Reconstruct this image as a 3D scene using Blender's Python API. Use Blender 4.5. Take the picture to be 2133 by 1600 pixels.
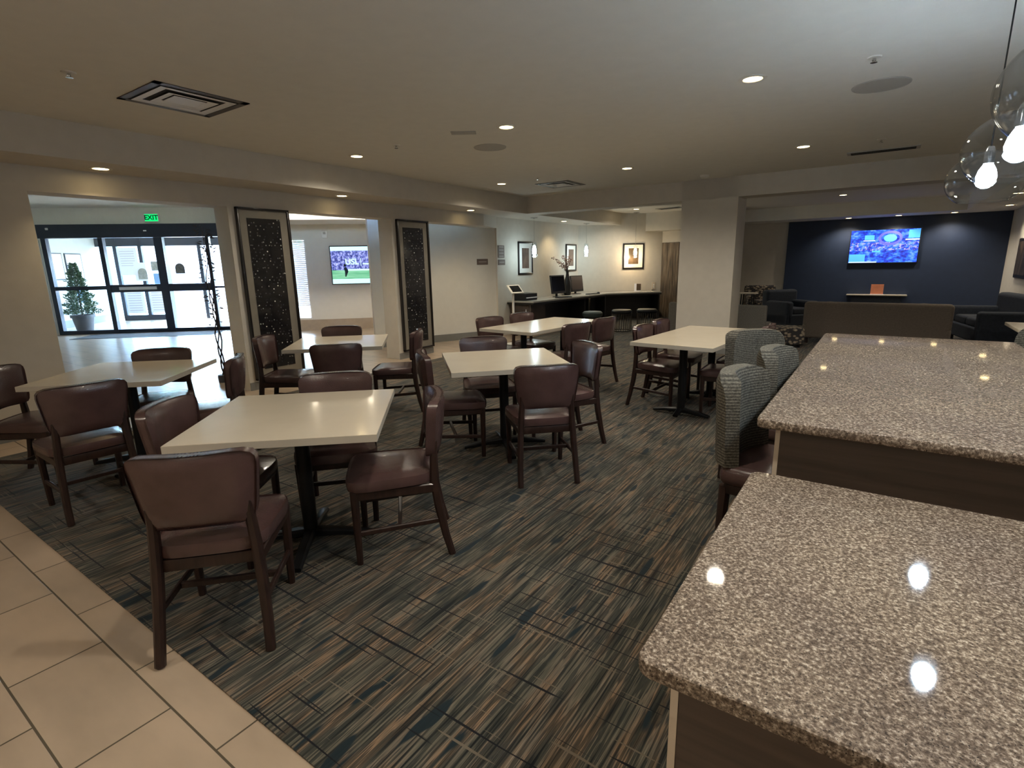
import bpy, bmesh, math, random
from math import sin, cos, pi, radians as R
from mathutils import Matrix, Vector

random.seed(7)
scene = bpy.context.scene
for _o in list(bpy.data.objects):
    bpy.data.objects.remove(_o)
COL = scene.collection

# ------------------------------------------------------------------ camera
F_PX, YAW, PITCH, ROLL, CAM_H = 1100.3, 0.607022827, 0.223335588, 0.0188763363, 1.5
fwd = Vector((-sin(YAW) * cos(PITCH), cos(YAW) * cos(PITCH), -sin(PITCH)))
right = Vector((cos(YAW), sin(YAW), 0))
down = fwd.cross(right)
r2 = cos(ROLL) * right + sin(ROLL) * down
d2 = -sin(ROLL) * right + cos(ROLL) * down
cam_data = bpy.data.cameras.new('camera')
cam = bpy.data.objects.new('camera', cam_data)
COL.objects.link(cam)
cam_data.sensor_width = 36.0
cam_data.lens = F_PX * 36.0 / 2133.0
cam_data.clip_start = 0.05
cam_data.clip_end = 300
cam.matrix_world = Matrix(((r2.x, -d2.x, -fwd.x, 0), (r2.y, -d2.y, -fwd.y, 0),
                           (r2.z, -d2.z, -fwd.z, CAM_H), (0, 0, 0, 1)))
scene.camera = cam

# ------------------------------------------------------------------ view, world, sun
scene.view_settings.view_transform = 'Standard'
scene.view_settings.look = 'None'
scene.view_settings.gamma = 1.0
scene.view_settings.exposure = 0.1
scene.cycles.use_denoising = True
scene.cycles.max_bounces = 10
scene.cycles.diffuse_bounces = 6
scene.cycles.transparent_max_bounces = 16
scene.cycles.caustics_reflective = False
scene.cycles.caustics_refractive = False
scene.cycles.sample_clamp_indirect = 6.0

world = bpy.data.worlds.new('world')
scene.world = world
world.use_nodes = True
wn = world.node_tree
bg = wn.nodes['Background']
sky = wn.nodes.new('ShaderNodeTexSky')
sky.sky_type = 'NISHITA'
sky.sun_disc = False
sky.sun_elevation = R(38)
sky.sun_rotation = R(-40)
tint = wn.nodes.new('ShaderNodeMix')
tint.data_type = 'RGBA'
tint.blend_type = 'MULTIPLY'
tint.inputs[0].default_value = 1.0
tint.inputs[7].default_value = (0.80, 0.95, 1.10, 1)
wn.links.new(sky.outputs[0], tint.inputs[6])
wn.links.new(tint.outputs[2], bg.inputs[0])
SKY = 7.0
bg.inputs[1].default_value = SKY

sun_d = bpy.data.lights.new('sun', 'SUN')
sun_d.energy = 60.0
sun_d.angle = R(1.0)
sun_d.color = (0.82, 0.92, 1.0)
sun = bpy.data.objects.new('sun', sun_d)
COL.objects.link(sun)
# sun stands outside, high to the left of the entrance
sun.rotation_euler = Vector((0.747, 0.067, -0.65)).to_track_quat('-Z', 'Y').to_euler()

DOWN_W = 76.0      # watts of one recessed downlight
DOWN_EMIT = 16.0

# ------------------------------------------------------------------ materials
def lin(c):
    return tuple((x / 12.92 if x <= 0.04045 else ((x + 0.055) / 1.055) ** 2.4) for x in c)

MATS = {}
def mat(name, color, rough=0.5, metal=0.0, coat=0.0, emit=0.0, emit_color=None, var=0.0, vscale=8.0,
        bump=0.0, bscale=60.0, spec=0.5, trans=0.0, ior=1.45, stretch=(1, 1, 1)):
    m = bpy.data.materials.new(name)
    m.use_nodes = True
    nt = m.node_tree
    b = nt.nodes['Principled BSDF']
    b.inputs['Base Color'].default_value = (*color, 1)
    b.inputs['Roughness'].default_value = rough
    b.inputs['Metallic'].default_value = metal
    b.inputs['Coat Weight'].default_value = coat
    b.inputs['Coat Roughness'].default_value = 0.06
    b.inputs['Specular IOR Level'].default_value = spec
    b.inputs['IOR'].default_value = ior
    b.inputs['Transmission Weight'].default_value = trans
    if emit:
        b.inputs['Emission Color'].default_value = (*(emit_color or color), 1)
        b.inputs['Emission Strength'].default_value = emit
    if var or bump:
        tc = nt.nodes.new('ShaderNodeTexCoord')
        mp = nt.nodes.new('ShaderNodeMapping')
        mp.inputs['Scale'].default_value = stretch
        nt.links.new(tc.outputs['Object'], mp.inputs[0])
    if var:
        n = nt.nodes.new('ShaderNodeTexNoise')
        n.inputs['Scale'].default_value = vscale
        n.inputs['Detail'].default_value = 4
        nt.links.new(mp.outputs[0], n.inputs['Vector'])
        cr = nt.nodes.new('ShaderNodeValToRGB')
        cr.color_ramp.elements[0].position = 0.3
        cr.color_ramp.elements[1].position = 0.7
        cr.color_ramp.elements[0].color = (*[max(0, c * (1 - var)) for c in color], 1)
        cr.color_ramp.elements[1].color = (*[min(1, c * (1 + var)) for c in color], 1)
        nt.links.new(n.outputs['Fac'], cr.inputs[0])
        nt.links.new(cr.outputs[0], b.inputs['Base Color'])
    if bump:
        n2 = nt.nodes.new('ShaderNodeTexNoise')
        n2.inputs['Scale'].default_value = bscale
        n2.inputs['Detail'].default_value = 3
        nt.links.new(mp.outputs[0], n2.inputs['Vector'])
        bp = nt.nodes.new('ShaderNodeBump')
        bp.inputs['Strength'].default_value = bump
        bp.inputs['Distance'].default_value = 0.01
        nt.links.new(n2.outputs['Fac'], bp.inputs['Height'])
        nt.links.new(bp.outputs[0], b.inputs['Normal'])
    MATS[name] = m
    return m

def ramp(nt, pts, interp='LINEAR'):
    cr = nt.nodes.new('ShaderNodeValToRGB')
    el = cr.color_ramp.elements
    cr.color_ramp.interpolation = interp
    while len(el) > 1:
        el.remove(el[0])
    el[0].position = pts[0][0]
    el[0].color = (*pts[0][1], 1)
    for p, c in pts[1:]:
        e = el.new(p)
        e.color = (*c, 1)
    return cr

def mixrgb(nt, fac, a, b, mode='MIX'):
    m = nt.nodes.new('ShaderNodeMix')
    m.data_type = 'RGBA'
    m.blend_type = mode
    for sock, v in ((m.inputs['Factor'], fac), (m.inputs['A'], a), (m.inputs['B'], b)):
        pass
    def put(s, v):
        if hasattr(v, 'is_output'):
            nt.links.new(v, s)
        elif isinstance(v, (int, float)):
            s.default_value = v
        else:
            s.default_value = (*v, 1)
    put(m.inputs[0], fac)
    put(m.inputs[6], a)
    put(m.inputs[7], b)
    return m.outputs[2]

def noise(nt, vec, scale, detail=3, rough=0.5):
    n = nt.nodes.new('ShaderNodeTexNoise')
    n.inputs['Scale'].default_value = scale
    n.inputs['Detail'].default_value = detail
    n.inputs['Roughness'].default_value = rough
    nt.links.new(vec, n.inputs['Vector'])
    return n.outputs['Fac']

def mapping(nt, scale, loc=(0, 0, 0), rot=(0, 0, 0), coord='Object'):
    tc = nt.nodes.new('ShaderNodeTexCoord')
    mp = nt.nodes.new('ShaderNodeMapping')
    mp.inputs['Scale'].default_value = scale
    mp.inputs['Location'].default_value = loc
    mp.inputs['Rotation'].default_value = rot
    nt.links.new(tc.outputs[coord], mp.inputs[0])
    return mp.outputs[0]

M_WALL = mat('wall_paint', (0.60, 0.555, 0.48), 0.75, var=0.03, bump=0.05, bscale=90)
M_WHITE = mat('lobby_paint', (0.72, 0.70, 0.64), 0.75, var=0.02)
M_CEIL = mat('ceiling_paint', (0.76, 0.73, 0.66), 0.85, var=0.02, bump=0.05, bscale=70)
M_NAVY = mat('navy_paint', (0.019, 0.031, 0.066), 0.55, var=0.06)
M_BASE = mat('grey_base', (0.20, 0.20, 0.19), 0.5, var=0.05)
M_TANBASE = mat('tile_base', (0.42, 0.34, 0.26), 0.4, var=0.06)
M_BLACK = mat('black_metal', (0.012, 0.012, 0.013), 0.35, metal=0.3, spec=0.4)
M_BLACKPL = mat('black_plastic', (0.012, 0.012, 0.014), 0.4)
M_CHROME = mat('chrome', (0.7, 0.7, 0.7), 0.2, metal=1.0)
M_BRONZE = mat('dark_aluminium', (0.03, 0.035, 0.05), 0.35, metal=0.4)
M_WOOD = mat('chair_wood', (0.024, 0.011, 0.008), 0.42, coat=0.05, var=0.35, vscale=10, stretch=(6, 6, 1))
M_LEATHER = mat('brown_leather', (0.076, 0.042, 0.039), 0.27, coat=0.15, var=0.18, vscale=7, bump=0.12, bscale=160, spec=0.6)
M_TABLE = mat('cream_laminate', (0.68, 0.60, 0.475), 0.16, var=0.03, vscale=4, coat=0.15)
M_TEDGE = mat('table_edge', (0.50, 0.45, 0.37), 0.35, var=0.03)
M_LAM = mat('brown_laminate', (0.078, 0.056, 0.043), 0.4, var=0.22, vscale=3, stretch=(0.6, 0.6, 14))
M_STRIP = mat('pale_edge_band', (0.62, 0.53, 0.42), 0.4, var=0.03)
M_PANELMAT = mat('panel_mat', (0.24, 0.215, 0.175), 0.35, var=0.04, coat=0.6)
M_MATWHITE = mat('picture_mat', (0.75, 0.74, 0.70), 0.5, var=0.01)
M_FRAME = mat('black_frame', (0.012, 0.010, 0.010), 0.3, coat=0.3)
M_GREYFAB = mat('grey_upholstery', (0.16, 0.15, 0.13), 0.9, var=0.15, vscale=60, bump=0.3, bscale=300)
M_SOFA = mat('taupe_upholstery', (0.155, 0.125, 0.10), 0.9, var=0.12, vscale=40, bump=0.3, bscale=250)
M_DARKFAB = mat('charcoal_upholstery', (0.020, 0.025, 0.036), 0.85, var=0.2, vscale=30)
M_DESKTOP = mat('desk_solid_surface', (0.42, 0.40, 0.36), 0.25, var=0.08, vscale=30)
M_DESK = mat('desk_black', (0.018, 0.016, 0.015), 0.4, var=0.1)
M_DESKBR = mat('desk_brown', (0.06, 0.045, 0.036), 0.45, var=0.15)
M_WHITEPL = mat('white_plastic', (0.8, 0.79, 0.75), 0.3)
M_VENT = mat('vent_metal', (0.88, 0.87, 0.85), 0.4)
M_VENTD = mat('vent_border', (0.10, 0.085, 0.07), 0.5, var=0.2)
M_VENTIN = mat('vent_dark', (0.02, 0.02, 0.02), 0.8)
M_SPEAKER = mat('speaker_grille', (0.46, 0.44, 0.40), 0.7, bump=0.3, bscale=400)
M_TRIM = mat('light_trim', (0.7, 0.66, 0.58), 0.4)
M_DLIGHT = mat('downlight_lens', (1, 0.80, 0.50), 0.4, emit=DOWN_EMIT, emit_color=(1.0, 0.76, 0.38))
M_BULBC = mat('cool_bulb', (0.9, 0.95, 1), 0.4, emit=270, emit_color=(0.72, 0.87, 1.0))
M_BULBW = mat('warm_bulb', (1, 0.8, 0.5), 0.4, emit=16, emit_color=(1.0, 0.78, 0.42))
M_BULBN = mat('white_bulb', (0.95, 1, 1), 0.4, emit=22, emit_color=(0.86, 0.98, 1.0))
M_SIGN = mat('brown_sign', (0.16, 0.12, 0.10), 0.7, var=0.1)
M_SIGNTXT = mat('sign_lettering', (0.32, 0.28, 0.25), 0.7)
M_POT = mat('pot_clay', (0.05, 0.045, 0.05), 0.6, var=0.1)
M_SOIL = mat('soil', (0.03, 0.02, 0.015), 0.9, var=0.3)
M_LEAF = mat('conifer_leaf', (0.045, 0.10, 0.045), 0.7, var=0.35, vscale=9)
M_TWIG = mat('dark_twig', (0.035, 0.025, 0.02), 0.7, var=0.3)
M_BLOSSOM = mat('dusty_blossom', (0.30, 0.20, 0.17), 0.8, var=0.3)
M_TREE = mat('tree_leaf', (0.08, 0.22, 0.10), 0.7, var=0.4, vscale=2)
M_MAT = mat('entrance_mat', (0.05, 0.05, 0.055), 0.95, var=0.15, bump=0.3, bscale=200)
M_CONC = mat('concrete', (0.55, 0.53, 0.50), 0.8, var=0.06, vscale=2)
M_PAPER = mat('paper', (0.82, 0.82, 0.86), 0.7)
M_PAPERTXT = mat('paper_print', (0.45, 0.45, 0.55), 0.7)
M_ORANGE = mat('orange_card', (0.62, 0.22, 0.12), 0.5, var=0.1)
M_GLASSY = mat('screen_glass', (0.006, 0.006, 0.008), 0.12, coat=0.4)
M_SCREENW = mat('warm_screen', (0.05, 0.035, 0.03), 0.35)
M_BLIND = mat('blind_slat', (0.78, 0.74, 0.74), 0.5)
M_GREENEM = mat('exit_green', (0.0, 0.9, 0.25), 0.4, emit=0.85, emit_color=(0.0, 0.95, 0.20))
M_EXITTXT = mat('exit_letters', (0.0, 0.05, 0.02), 0.5)
M_DECAL = mat('door_decal', (0.22, 0.22, 0.20), 0.6, var=0.3, vscale=20)
M_BLUE = mat('blue_board', (0.16, 0.30, 0.52), 0.6)
M_BRICK = mat('pale_brick', (0.60, 0.48, 0.46), 0.8, var=0.15, vscale=6)

def glass_mat(name, tint=(0.93, 0.97, 0.97), refl=0.08, rough=0.02):
    m = bpy.data.materials.new(name)
    m.use_nodes = True
    nt = m.node_tree
    nt.nodes.clear()
    out = nt.nodes.new('ShaderNodeOutputMaterial')
    tr = nt.nodes.new('ShaderNodeBsdfTransparent')
    tr.inputs[0].default_value = (*tint, 1)
    gl = nt.nodes.new('ShaderNodeBsdfGlossy')
    gl.inputs['Roughness'].default_value = rough
    fr = nt.nodes.new('ShaderNodeLayerWeight')
    fr.inputs[0].default_value = 0.5
    pw = nt.nodes.new('ShaderNodeMath')
    pw.operation = 'POWER'
    pw.inputs[1].default_value = 4.0
    nt.links.new(fr.outputs['Facing'], pw.inputs[0])
    mu = nt.nodes.new('ShaderNodeMath')
    mu.operation = 'MULTIPLY_ADD'
    mu.inputs[1].default_value = 0.8
    mu.inputs[2].default_value = refl
    nt.links.new(pw.outputs[0], mu.inputs[0])
    mx = nt.nodes.new('ShaderNodeMixShader')
    nt.links.new(mu.outputs[0], mx.inputs[0])
    nt.links.new(tr.outputs[0], mx.inputs[1])
    nt.links.new(gl.outputs[0], mx.inputs[2])
    nt.links.new(mx.outputs[0], out.inputs[0])
    return m
M_PANE = glass_mat('pane_glass', (0.90, 0.96, 0.98), 0.05)
M_GLOBE = glass_mat('globe_glass', (0.96, 0.98, 1.0), 0.05)

def tile_material():
    m = bpy.data.materials.new('floor_tile')
    m.use_nodes = True
    nt = m.node_tree
    b = nt.nodes['Principled BSDF']
    vec = mapping(nt, (1, 1, 1), (1.59, -0.29, 0))
    br = nt.nodes.new('ShaderNodeTexBrick')
    br.offset = 0.5
    br.inputs['Scale'].default_value = 1.0
    br.inputs['Brick Width'].default_value = 0.61
    br.inputs['Row Height'].default_value = 0.30
    br.inputs['Mortar Size'].default_value = 0.004
    br.inputs['Mortar Smooth'].default_value = 0.2
    br.inputs['Color1'].default_value = (0.45, 0.345, 0.25, 1)
    br.inputs['Color2'].default_value = (0.40, 0.31, 0.228, 1)
    br.inputs['Mortar'].default_value = (0.10, 0.08, 0.055, 1)
    nt.links.new(vec, br.inputs['Vector'])
    nz = noise(nt, mapping(nt, (1.2, 3, 1)), 2.0, 6)
    cl = ramp(nt, [(0.3, (0.86, 0.86, 0.86)), (0.7, (1.1, 1.1, 1.1))])
    nt.links.new(nz, cl.inputs[0])
    c = mixrgb(nt, 1.0, br.outputs['Color'], cl.outputs[0], 'MULTIPLY')
    nt.links.new(c, b.inputs['Base Color'])
    b.inputs['Roughness'].default_value = 0.28
    bp = nt.nodes.new('ShaderNodeBump')
    bp.invert = True
    bp.inputs['Strength'].default_value = 0.4
    bp.inputs['Distance'].default_value = 0.003
    nt.links.new(br.outputs['Fac'], bp.inputs['Height'])
    nt.links.new(bp.outputs[0], b.inputs['Normal'])
    return m
M_TILE = tile_material()

def carpet_material():
    m = bpy.data.materials.new('striped_carpet')
    m.use_nodes = True
    nt = m.node_tree
    b = nt.nodes['Principled BSDF']
    # fine streaks along Y
    s1 = noise(nt, mapping(nt, (95, 2.4, 1)), 1.0, 2, 0.55)
    r1 = ramp(nt, [(0.30, (0.006, 0.007, 0.008)), (0.40, (0.026, 0.025, 0.021)), (0.46, (0.066, 0.058, 0.043)),
                   (0.52, (0.034, 0.034, 0.031)), (0.56, (0.180, 0.140, 0.100)), (0.64, (0.088, 0.078, 0.060)),
                   (0.74, (0.230, 0.182, 0.134))])
    nt.links.new(s1, r1.inputs[0])
    # wider colour lots (teal / tan / dark)
    s2 = noise(nt, mapping(nt, (15, 2.2, 1), (3, 5, 0)), 1.0, 2, 0.5)
    r2_ = ramp(nt, [(0.30, (0.42, 0.50, 0.54)), (0.44, (0.82, 0.90, 0.90)), (0.52, (1.0, 1.0, 1.0)),
                    (0.60, (1.35, 1.10, 0.92)), (0.70, (0.60, 0.70, 0.72))])
    nt.links.new(s2, r2_.inputs[0])
    c = mixrgb(nt, 1.0, r1.outputs[0], r2_.outputs[0], 'MULTIPLY')
    # dark teal blocks
    s3 = noise(nt, mapping(nt, (15, 3.2, 1), (8, 1, 0)), 1.0, 1, 0.4)
    r3 = ramp(nt, [(0.66, (0, 0, 0)), (0.70, (1, 1, 1))])
    nt.links.new(s3, r3.inputs[0])
    c = mixrgb(nt, r3.outputs[0], c, (0.010, 0.018, 0.022))
    # thin dark threads across (along X), broken up
    s4 = noise(nt, mapping(nt, (1.6, 55, 1), (2, 7, 0)), 1.0, 1, 0.4)
    r4 = ramp(nt, [(0.67, (0, 0, 0)), (0.69, (1, 1, 1))])
    nt.links.new(s4, r4.inputs[0])
    c = mixrgb(nt, r4.outputs[0], c, (0.006, 0.006, 0.008))
    s5 = noise(nt, mapping(nt, (2.6, 60, 1), (9, 3, 0)), 1.0, 1, 0.4)
    r5 = ramp(nt, [(0.70, (0, 0, 0)), (0.72, (1, 1, 1))])
    nt.links.new(s5, r5.inputs[0])
    c = mixrgb(nt, r5.outputs[0], c, (0.13, 0.105, 0.075))
    nt.links.new(c, b.inputs['Base Color'])
    b.inputs['Roughness'].default_value = 0.95
    b.inputs['Specular IOR Level'].default_value = 0.15
    b.inputs['Sheen Weight'].default_value = 0.12
    bp = nt.nodes.new('ShaderNodeBump')
    bp.inputs['Strength'].default_value = 0.35
    bp.inputs['Distance'].default_value = 0.004
    nt.links.new(s1, bp.inputs['Height'])
    nt.links.new(bp.outputs[0], b.inputs['Normal'])
    return m
M_CARPET = carpet_material()

def granite_material():
    m = bpy.data.materials.new('speckled_granite')
    m.use_nodes = True
    nt = m.node_tree
    b = nt.nodes['Principled BSDF']
    n1 = noise(nt, mapping(nt, (1, 1, 1)), 135, 4, 0.65)
    r1 = ramp(nt, [(0.28, (0.045, 0.034, 0.026)), (0.41, (0.115, 0.088, 0.068)), (0.50, (0.185, 0.146, 0.114)),
                   (0.57, (0.30, 0.242, 0.192)), (0.68, (0.56, 0.49, 0.41))])
    nt.links.new(n1, r1.inputs[0])
    n2 = noise(nt, mapping(nt, (1, 1, 1), (5, 2, 1)), 240, 2, 0.5)
    r2_ = ramp(nt, [(0.33, (0, 0, 0)), (0.38, (1, 1, 1))])
    nt.links.new(n2, r2_.inputs[0])
    c = mixrgb(nt, r2_.outputs[0], (0.03, 0.026, 0.024), r1.outputs[0])
    n3 = noise(nt, mapping(nt, (1, 1, 1), (1, 9, 4)), 3, 2, 0.5)
    r3 = ramp(nt, [(0.35, (0.90, 0.88, 0.88)), (0.65, (1.08, 1.06, 1.02))])
    nt.links.new(n3, r3.inputs[0])
    c = mixrgb(nt, 1.0, c, r3.outputs[0], 'MULTIPLY')
    nt.links.new(c, b.inputs['Base Color'])
    b.inputs['Roughness'].default_value = 0.04
    b.inputs['Specular IOR Level'].default_value = 0.16
    return m
M_GRANITE = granite_material()

def houndstooth_material():
    m = bpy.data.materials.new('grey_woven_fabric')
    m.use_nodes = True
    nt = m.node_tree
    b = nt.nodes['Principled BSDF']
    vec = mapping(nt, (1, 1, 1))
    w = nt.nodes.new('ShaderNodeTexWave')
    w.wave_type = 'BANDS'
    w.bands_direction = 'Z'
    w.inputs['Scale'].default_value = 26
    w.inputs['Distortion'].default_value = 1.6
    w.inputs['Detail'].default_value = 2
    w.inputs['Detail Scale'].default_value = 6
    nt.links.new(vec, w.inputs['Vector'])
    r1 = ramp(nt, [(0.25, (0.060, 0.054, 0.043)), (0.7, (0.145, 0.130, 0.102))])
    nt.links.new(w.outputs['Fac'], r1.inputs[0])
    n1 = noise(nt, mapping(nt, (1, 1, 1)), 110, 2)
    r2_ = ramp(nt, [(0.35, (0.6, 0.6, 0.6)), (0.65, (1.2, 1.2, 1.2))])
    nt.links.new(n1, r2_.inputs[0])
    c = mixrgb(nt, 1.0, r1.outputs[0], r2_.outputs[0], 'MULTIPLY')
    nt.links.new(c, b.inputs['Base Color'])
    b.inputs['Roughness'].default_value = 0.9
    b.inputs['Specular IOR Level'].default_value = 0.2
    return m
M_HOUND = houndstooth_material()

def speckle_material():
    m = bpy.data.materials.new('dark_speckled_art')
    m.use_nodes = True
    nt = m.node_tree
    b = nt.nodes['Principled BSDF']
    v = nt.nodes.new('ShaderNodeTexVoronoi')
    v.voronoi_dimensions = '2D'
    v.inputs['Scale'].default_value = 26
    nt.links.new(mapping(nt, (1, 1, 1), rot=(0, R(90), 0)), v.inputs['Vector'])
    r1 = ramp(nt, [(0.0, (1, 1, 1)), (0.13, (1, 1, 1)), (0.24, (0, 0, 0))])
    nt.links.new(v.outputs['Distance'], r1.inputs[0])
    sep = nt.nodes.new('ShaderNodeSeparateColor')
    nt.links.new(v.outputs['Color'], sep.inputs[0])
    r2_ = ramp(nt, [(0.55, (0.0, 0.0, 0.0)), (0.75, (0.05, 0.05, 0.06)), (0.93, (0.22, 0.22, 0.20)), (1.0, (0.9, 0.88, 0.8))])
    nt.links.new(sep.outputs[0], r2_.inputs[0])
    c = mixrgb(nt, 1.0, r1.outputs[0], r2_.outputs[0], 'MULTIPLY')
    base = ramp(nt, [(0.4, (0.006, 0.006, 0.008)), (0.7, (0.022, 0.020, 0.020))])
    nt.links.new(noise(nt, mapping(nt, (1, 1, 1)), 9, 4), base.inputs[0])
    c = mixrgb(nt, 1.0, c, base.outputs[0], 'ADD')
    nt.links.new(c, b.inputs['Base Color'])
    b.inputs['Roughness'].default_value = 0.25
    b.inputs['Coat Weight'].default_value = 0.5
    b.inputs['Coat Roughness'].default_value = 0.05
    return m
M_SPECKLE = speckle_material()

def barnwood_material():
    m = bpy.data.materials.new('weathered_wood')
    m.use_nodes = True
    nt = m.node_tree
    b = nt.nodes['Principled BSDF']
    r1 = ramp(nt, [(0.3, (0.022, 0.015, 0.009)), (0.5, (0.085, 0.058, 0.034)), (0.7, (0.20, 0.15, 0.10))])
    nt.links.new(noise(nt, mapping(nt, (14, 14, 1.2)), 1.6, 5), r1.inputs[0])
    nt.links.new(r1.outputs[0], b.inputs['Base Color'])
    b.inputs['Roughness'].default_value = 0.6
    return m
M_BARN = barnwood_material()

def pattern_material():
    m = bpy.data.materials.new('patterned_upholstery')
    m.use_nodes = True
    nt = m.node_tree
    b = nt.nodes['Principled BSDF']
    v = nt.nodes.new('ShaderNodeTexVoronoi')
    v.inputs['Scale'].default_value = 17
    nt.links.new(mapping(nt, (1, 1, 1.3)), v.inputs['Vector'])
    r1 = ramp(nt, [(0.2, (0.36, 0.30, 0.23)), (0.42, (0.22, 0.17, 0.12)), (0.55, (0.03, 0.028, 0.03))])
    nt.links.new(v.outputs['Distance'], r1.inputs[0])
    nt.links.new(r1.outputs[0], b.inputs['Base Color'])
    b.inputs['Roughness'].default_value = 0.9
    return m
M_PATT = pattern_material()

def tv_material(name, kind):
    """picture on a lit screen; object coords: x across (-w/2..w/2), z up"""
    m = bpy.data.materials.new(name)
    m.use_nodes = True
    nt = m.node_tree
    b = nt.nodes['Principled BSDF']
    b.inputs['Base Color'].default_value = (0.01, 0.01, 0.01, 1)
    b.inputs['Roughness'].default_value = 0.2
    tc = nt.nodes.new('ShaderNodeTexCoord')
    sp = nt.nodes.new('ShaderNodeSeparateXYZ')
    nt.links.new(tc.outputs['Object'], sp.inputs[0])
    if kind == 'stadium':
        n1 = noise(nt, mapping(nt, (9, 1, 9)), 1.6, 5, 0.7)
        crowd = ramp(nt, [(0.36, (0.02, 0.02, 0.12)), (0.47, (0.10, 0.13, 0.50)), (0.54, (0.30, 0.34, 0.85)), (0.64, (0.68, 0.74, 1.0))])
        nt.links.new(n1, crowd.inputs[0])
        n2 = noise(nt, mapping(nt, (1.5, 1, 12)), 1.0, 3)
        pitch = ramp(nt, [(0.4, (0.16, 0.55, 0.30)), (0.6, (0.30, 0.72, 0.45))])
        nt.links.new(n2, pitch.inputs[0])
        sel = nt.nodes.new('ShaderNodeMath')
        sel.operation = 'LESS_THAN'
        sel.inputs[1].default_value = -0.115
        nt.links.new(sp.outputs[2], sel.inputs[0])
        c = mixrgb(nt, sel.outputs[0], crowd.outputs[0], pitch.outputs[0])
        strength = 1.0
    else:
        n1 = noise(nt, mapping(nt, (5, 1, 8)), 1.2, 5, 0.65)
        blue = ramp(nt, [(0.34, (0.01, 0.01, 0.35)), (0.46, (0.02, 0.06, 0.85)), (0.54, (0.03, 0.22, 0.95)), (0.66, (0.25, 0.50, 1.0))])
        nt.links.new(n1, blue.inputs[0])
        n2 = noise(nt, mapping(nt, (16, 1, 20), (3, 0, 1)), 1.0, 4, 0.7)
        spots = ramp(nt, [(0.52, (0, 0, 0)), (0.60, (1, 1, 1))])
        nt.links.new(n2, spots.inputs[0])
        zr = nt.nodes.new('ShaderNodeMath')
        zr.operation = 'ABSOLUTE'
        nt.links.new(sp.outputs[2], zr.inputs[0])
        band = nt.nodes.new('ShaderNodeMath')
        band.operation = 'LESS_THAN'
        band.inputs[1].default_value = 0.10
        nt.links.new(zr.outputs[0], band.inputs[0])
        f = nt.nodes.new('ShaderNodeMath')
        f.operation = 'MULTIPLY'
        nt.links.new(spots.outputs[0], f.inputs[0])
        nt.links.new(band.outputs[0], f.inputs[1])
        c = mixrgb(nt, f.outputs[0], blue.outputs[0], (0.62, 0.55, 0.80))
        strength = 1.05
    nt.links.new(c, b.inputs['Emission Color'])
    b.inputs['Emission Strength'].default_value = strength
    return m
M_TVGAME = tv_material('stadium_picture', 'stadium')
M_TVBLUE = tv_material('studio_picture', 'studio')
M_TVWHITE = mat('screen_white', (0.6, 0.9, 0.9), 0.4, emit=1.0, emit_color=(0.62, 0.93, 0.93))
M_TVDARK = mat('screen_dark', (0.01, 0.03, 0.04), 0.4)
M_TVRING = mat('screen_ring', (0.1, 0.1, 1), 0.4, emit=0.9, emit_color=(0.06, 0.08, 0.90))
M_TVTEAL = mat('screen_teal', (0.1, 0.5, 0.8), 0.4, emit=0.8, emit_color=(0.06, 0.30, 0.80))
M_TVPALE = mat('screen_pale', (0.5, 0.6, 1), 0.4, emit=1.1, emit_color=(0.45, 0.66, 1.0))

def art_material(name, a, b_):
    m = bpy.data.materials.new(name)
    m.use_nodes = True
    nt = m.node_tree
    b = nt.nodes['Principled BSDF']
    r1 = ramp(nt, [(0.35, a), (0.65, b_)])
    nt.links.new(noise(nt, mapping(nt, (5, 5, 2.2)), 1.5, 4, 0.6), r1.inputs[0])
    nt.links.new(r1.outputs[0], b.inputs['Base Color'])
    b.inputs['Roughness'].default_value = 0.3
    b.inputs['Coat Weight'].default_value = 0.5
    return m
M_ART1 = art_material('sepia_art', (0.04, 0.025, 0.02), (0.17, 0.11, 0.09))
M_ART2 = art_material('dark_art', (0.03, 0.022, 0.015), (0.15, 0.10, 0.06))

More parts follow.
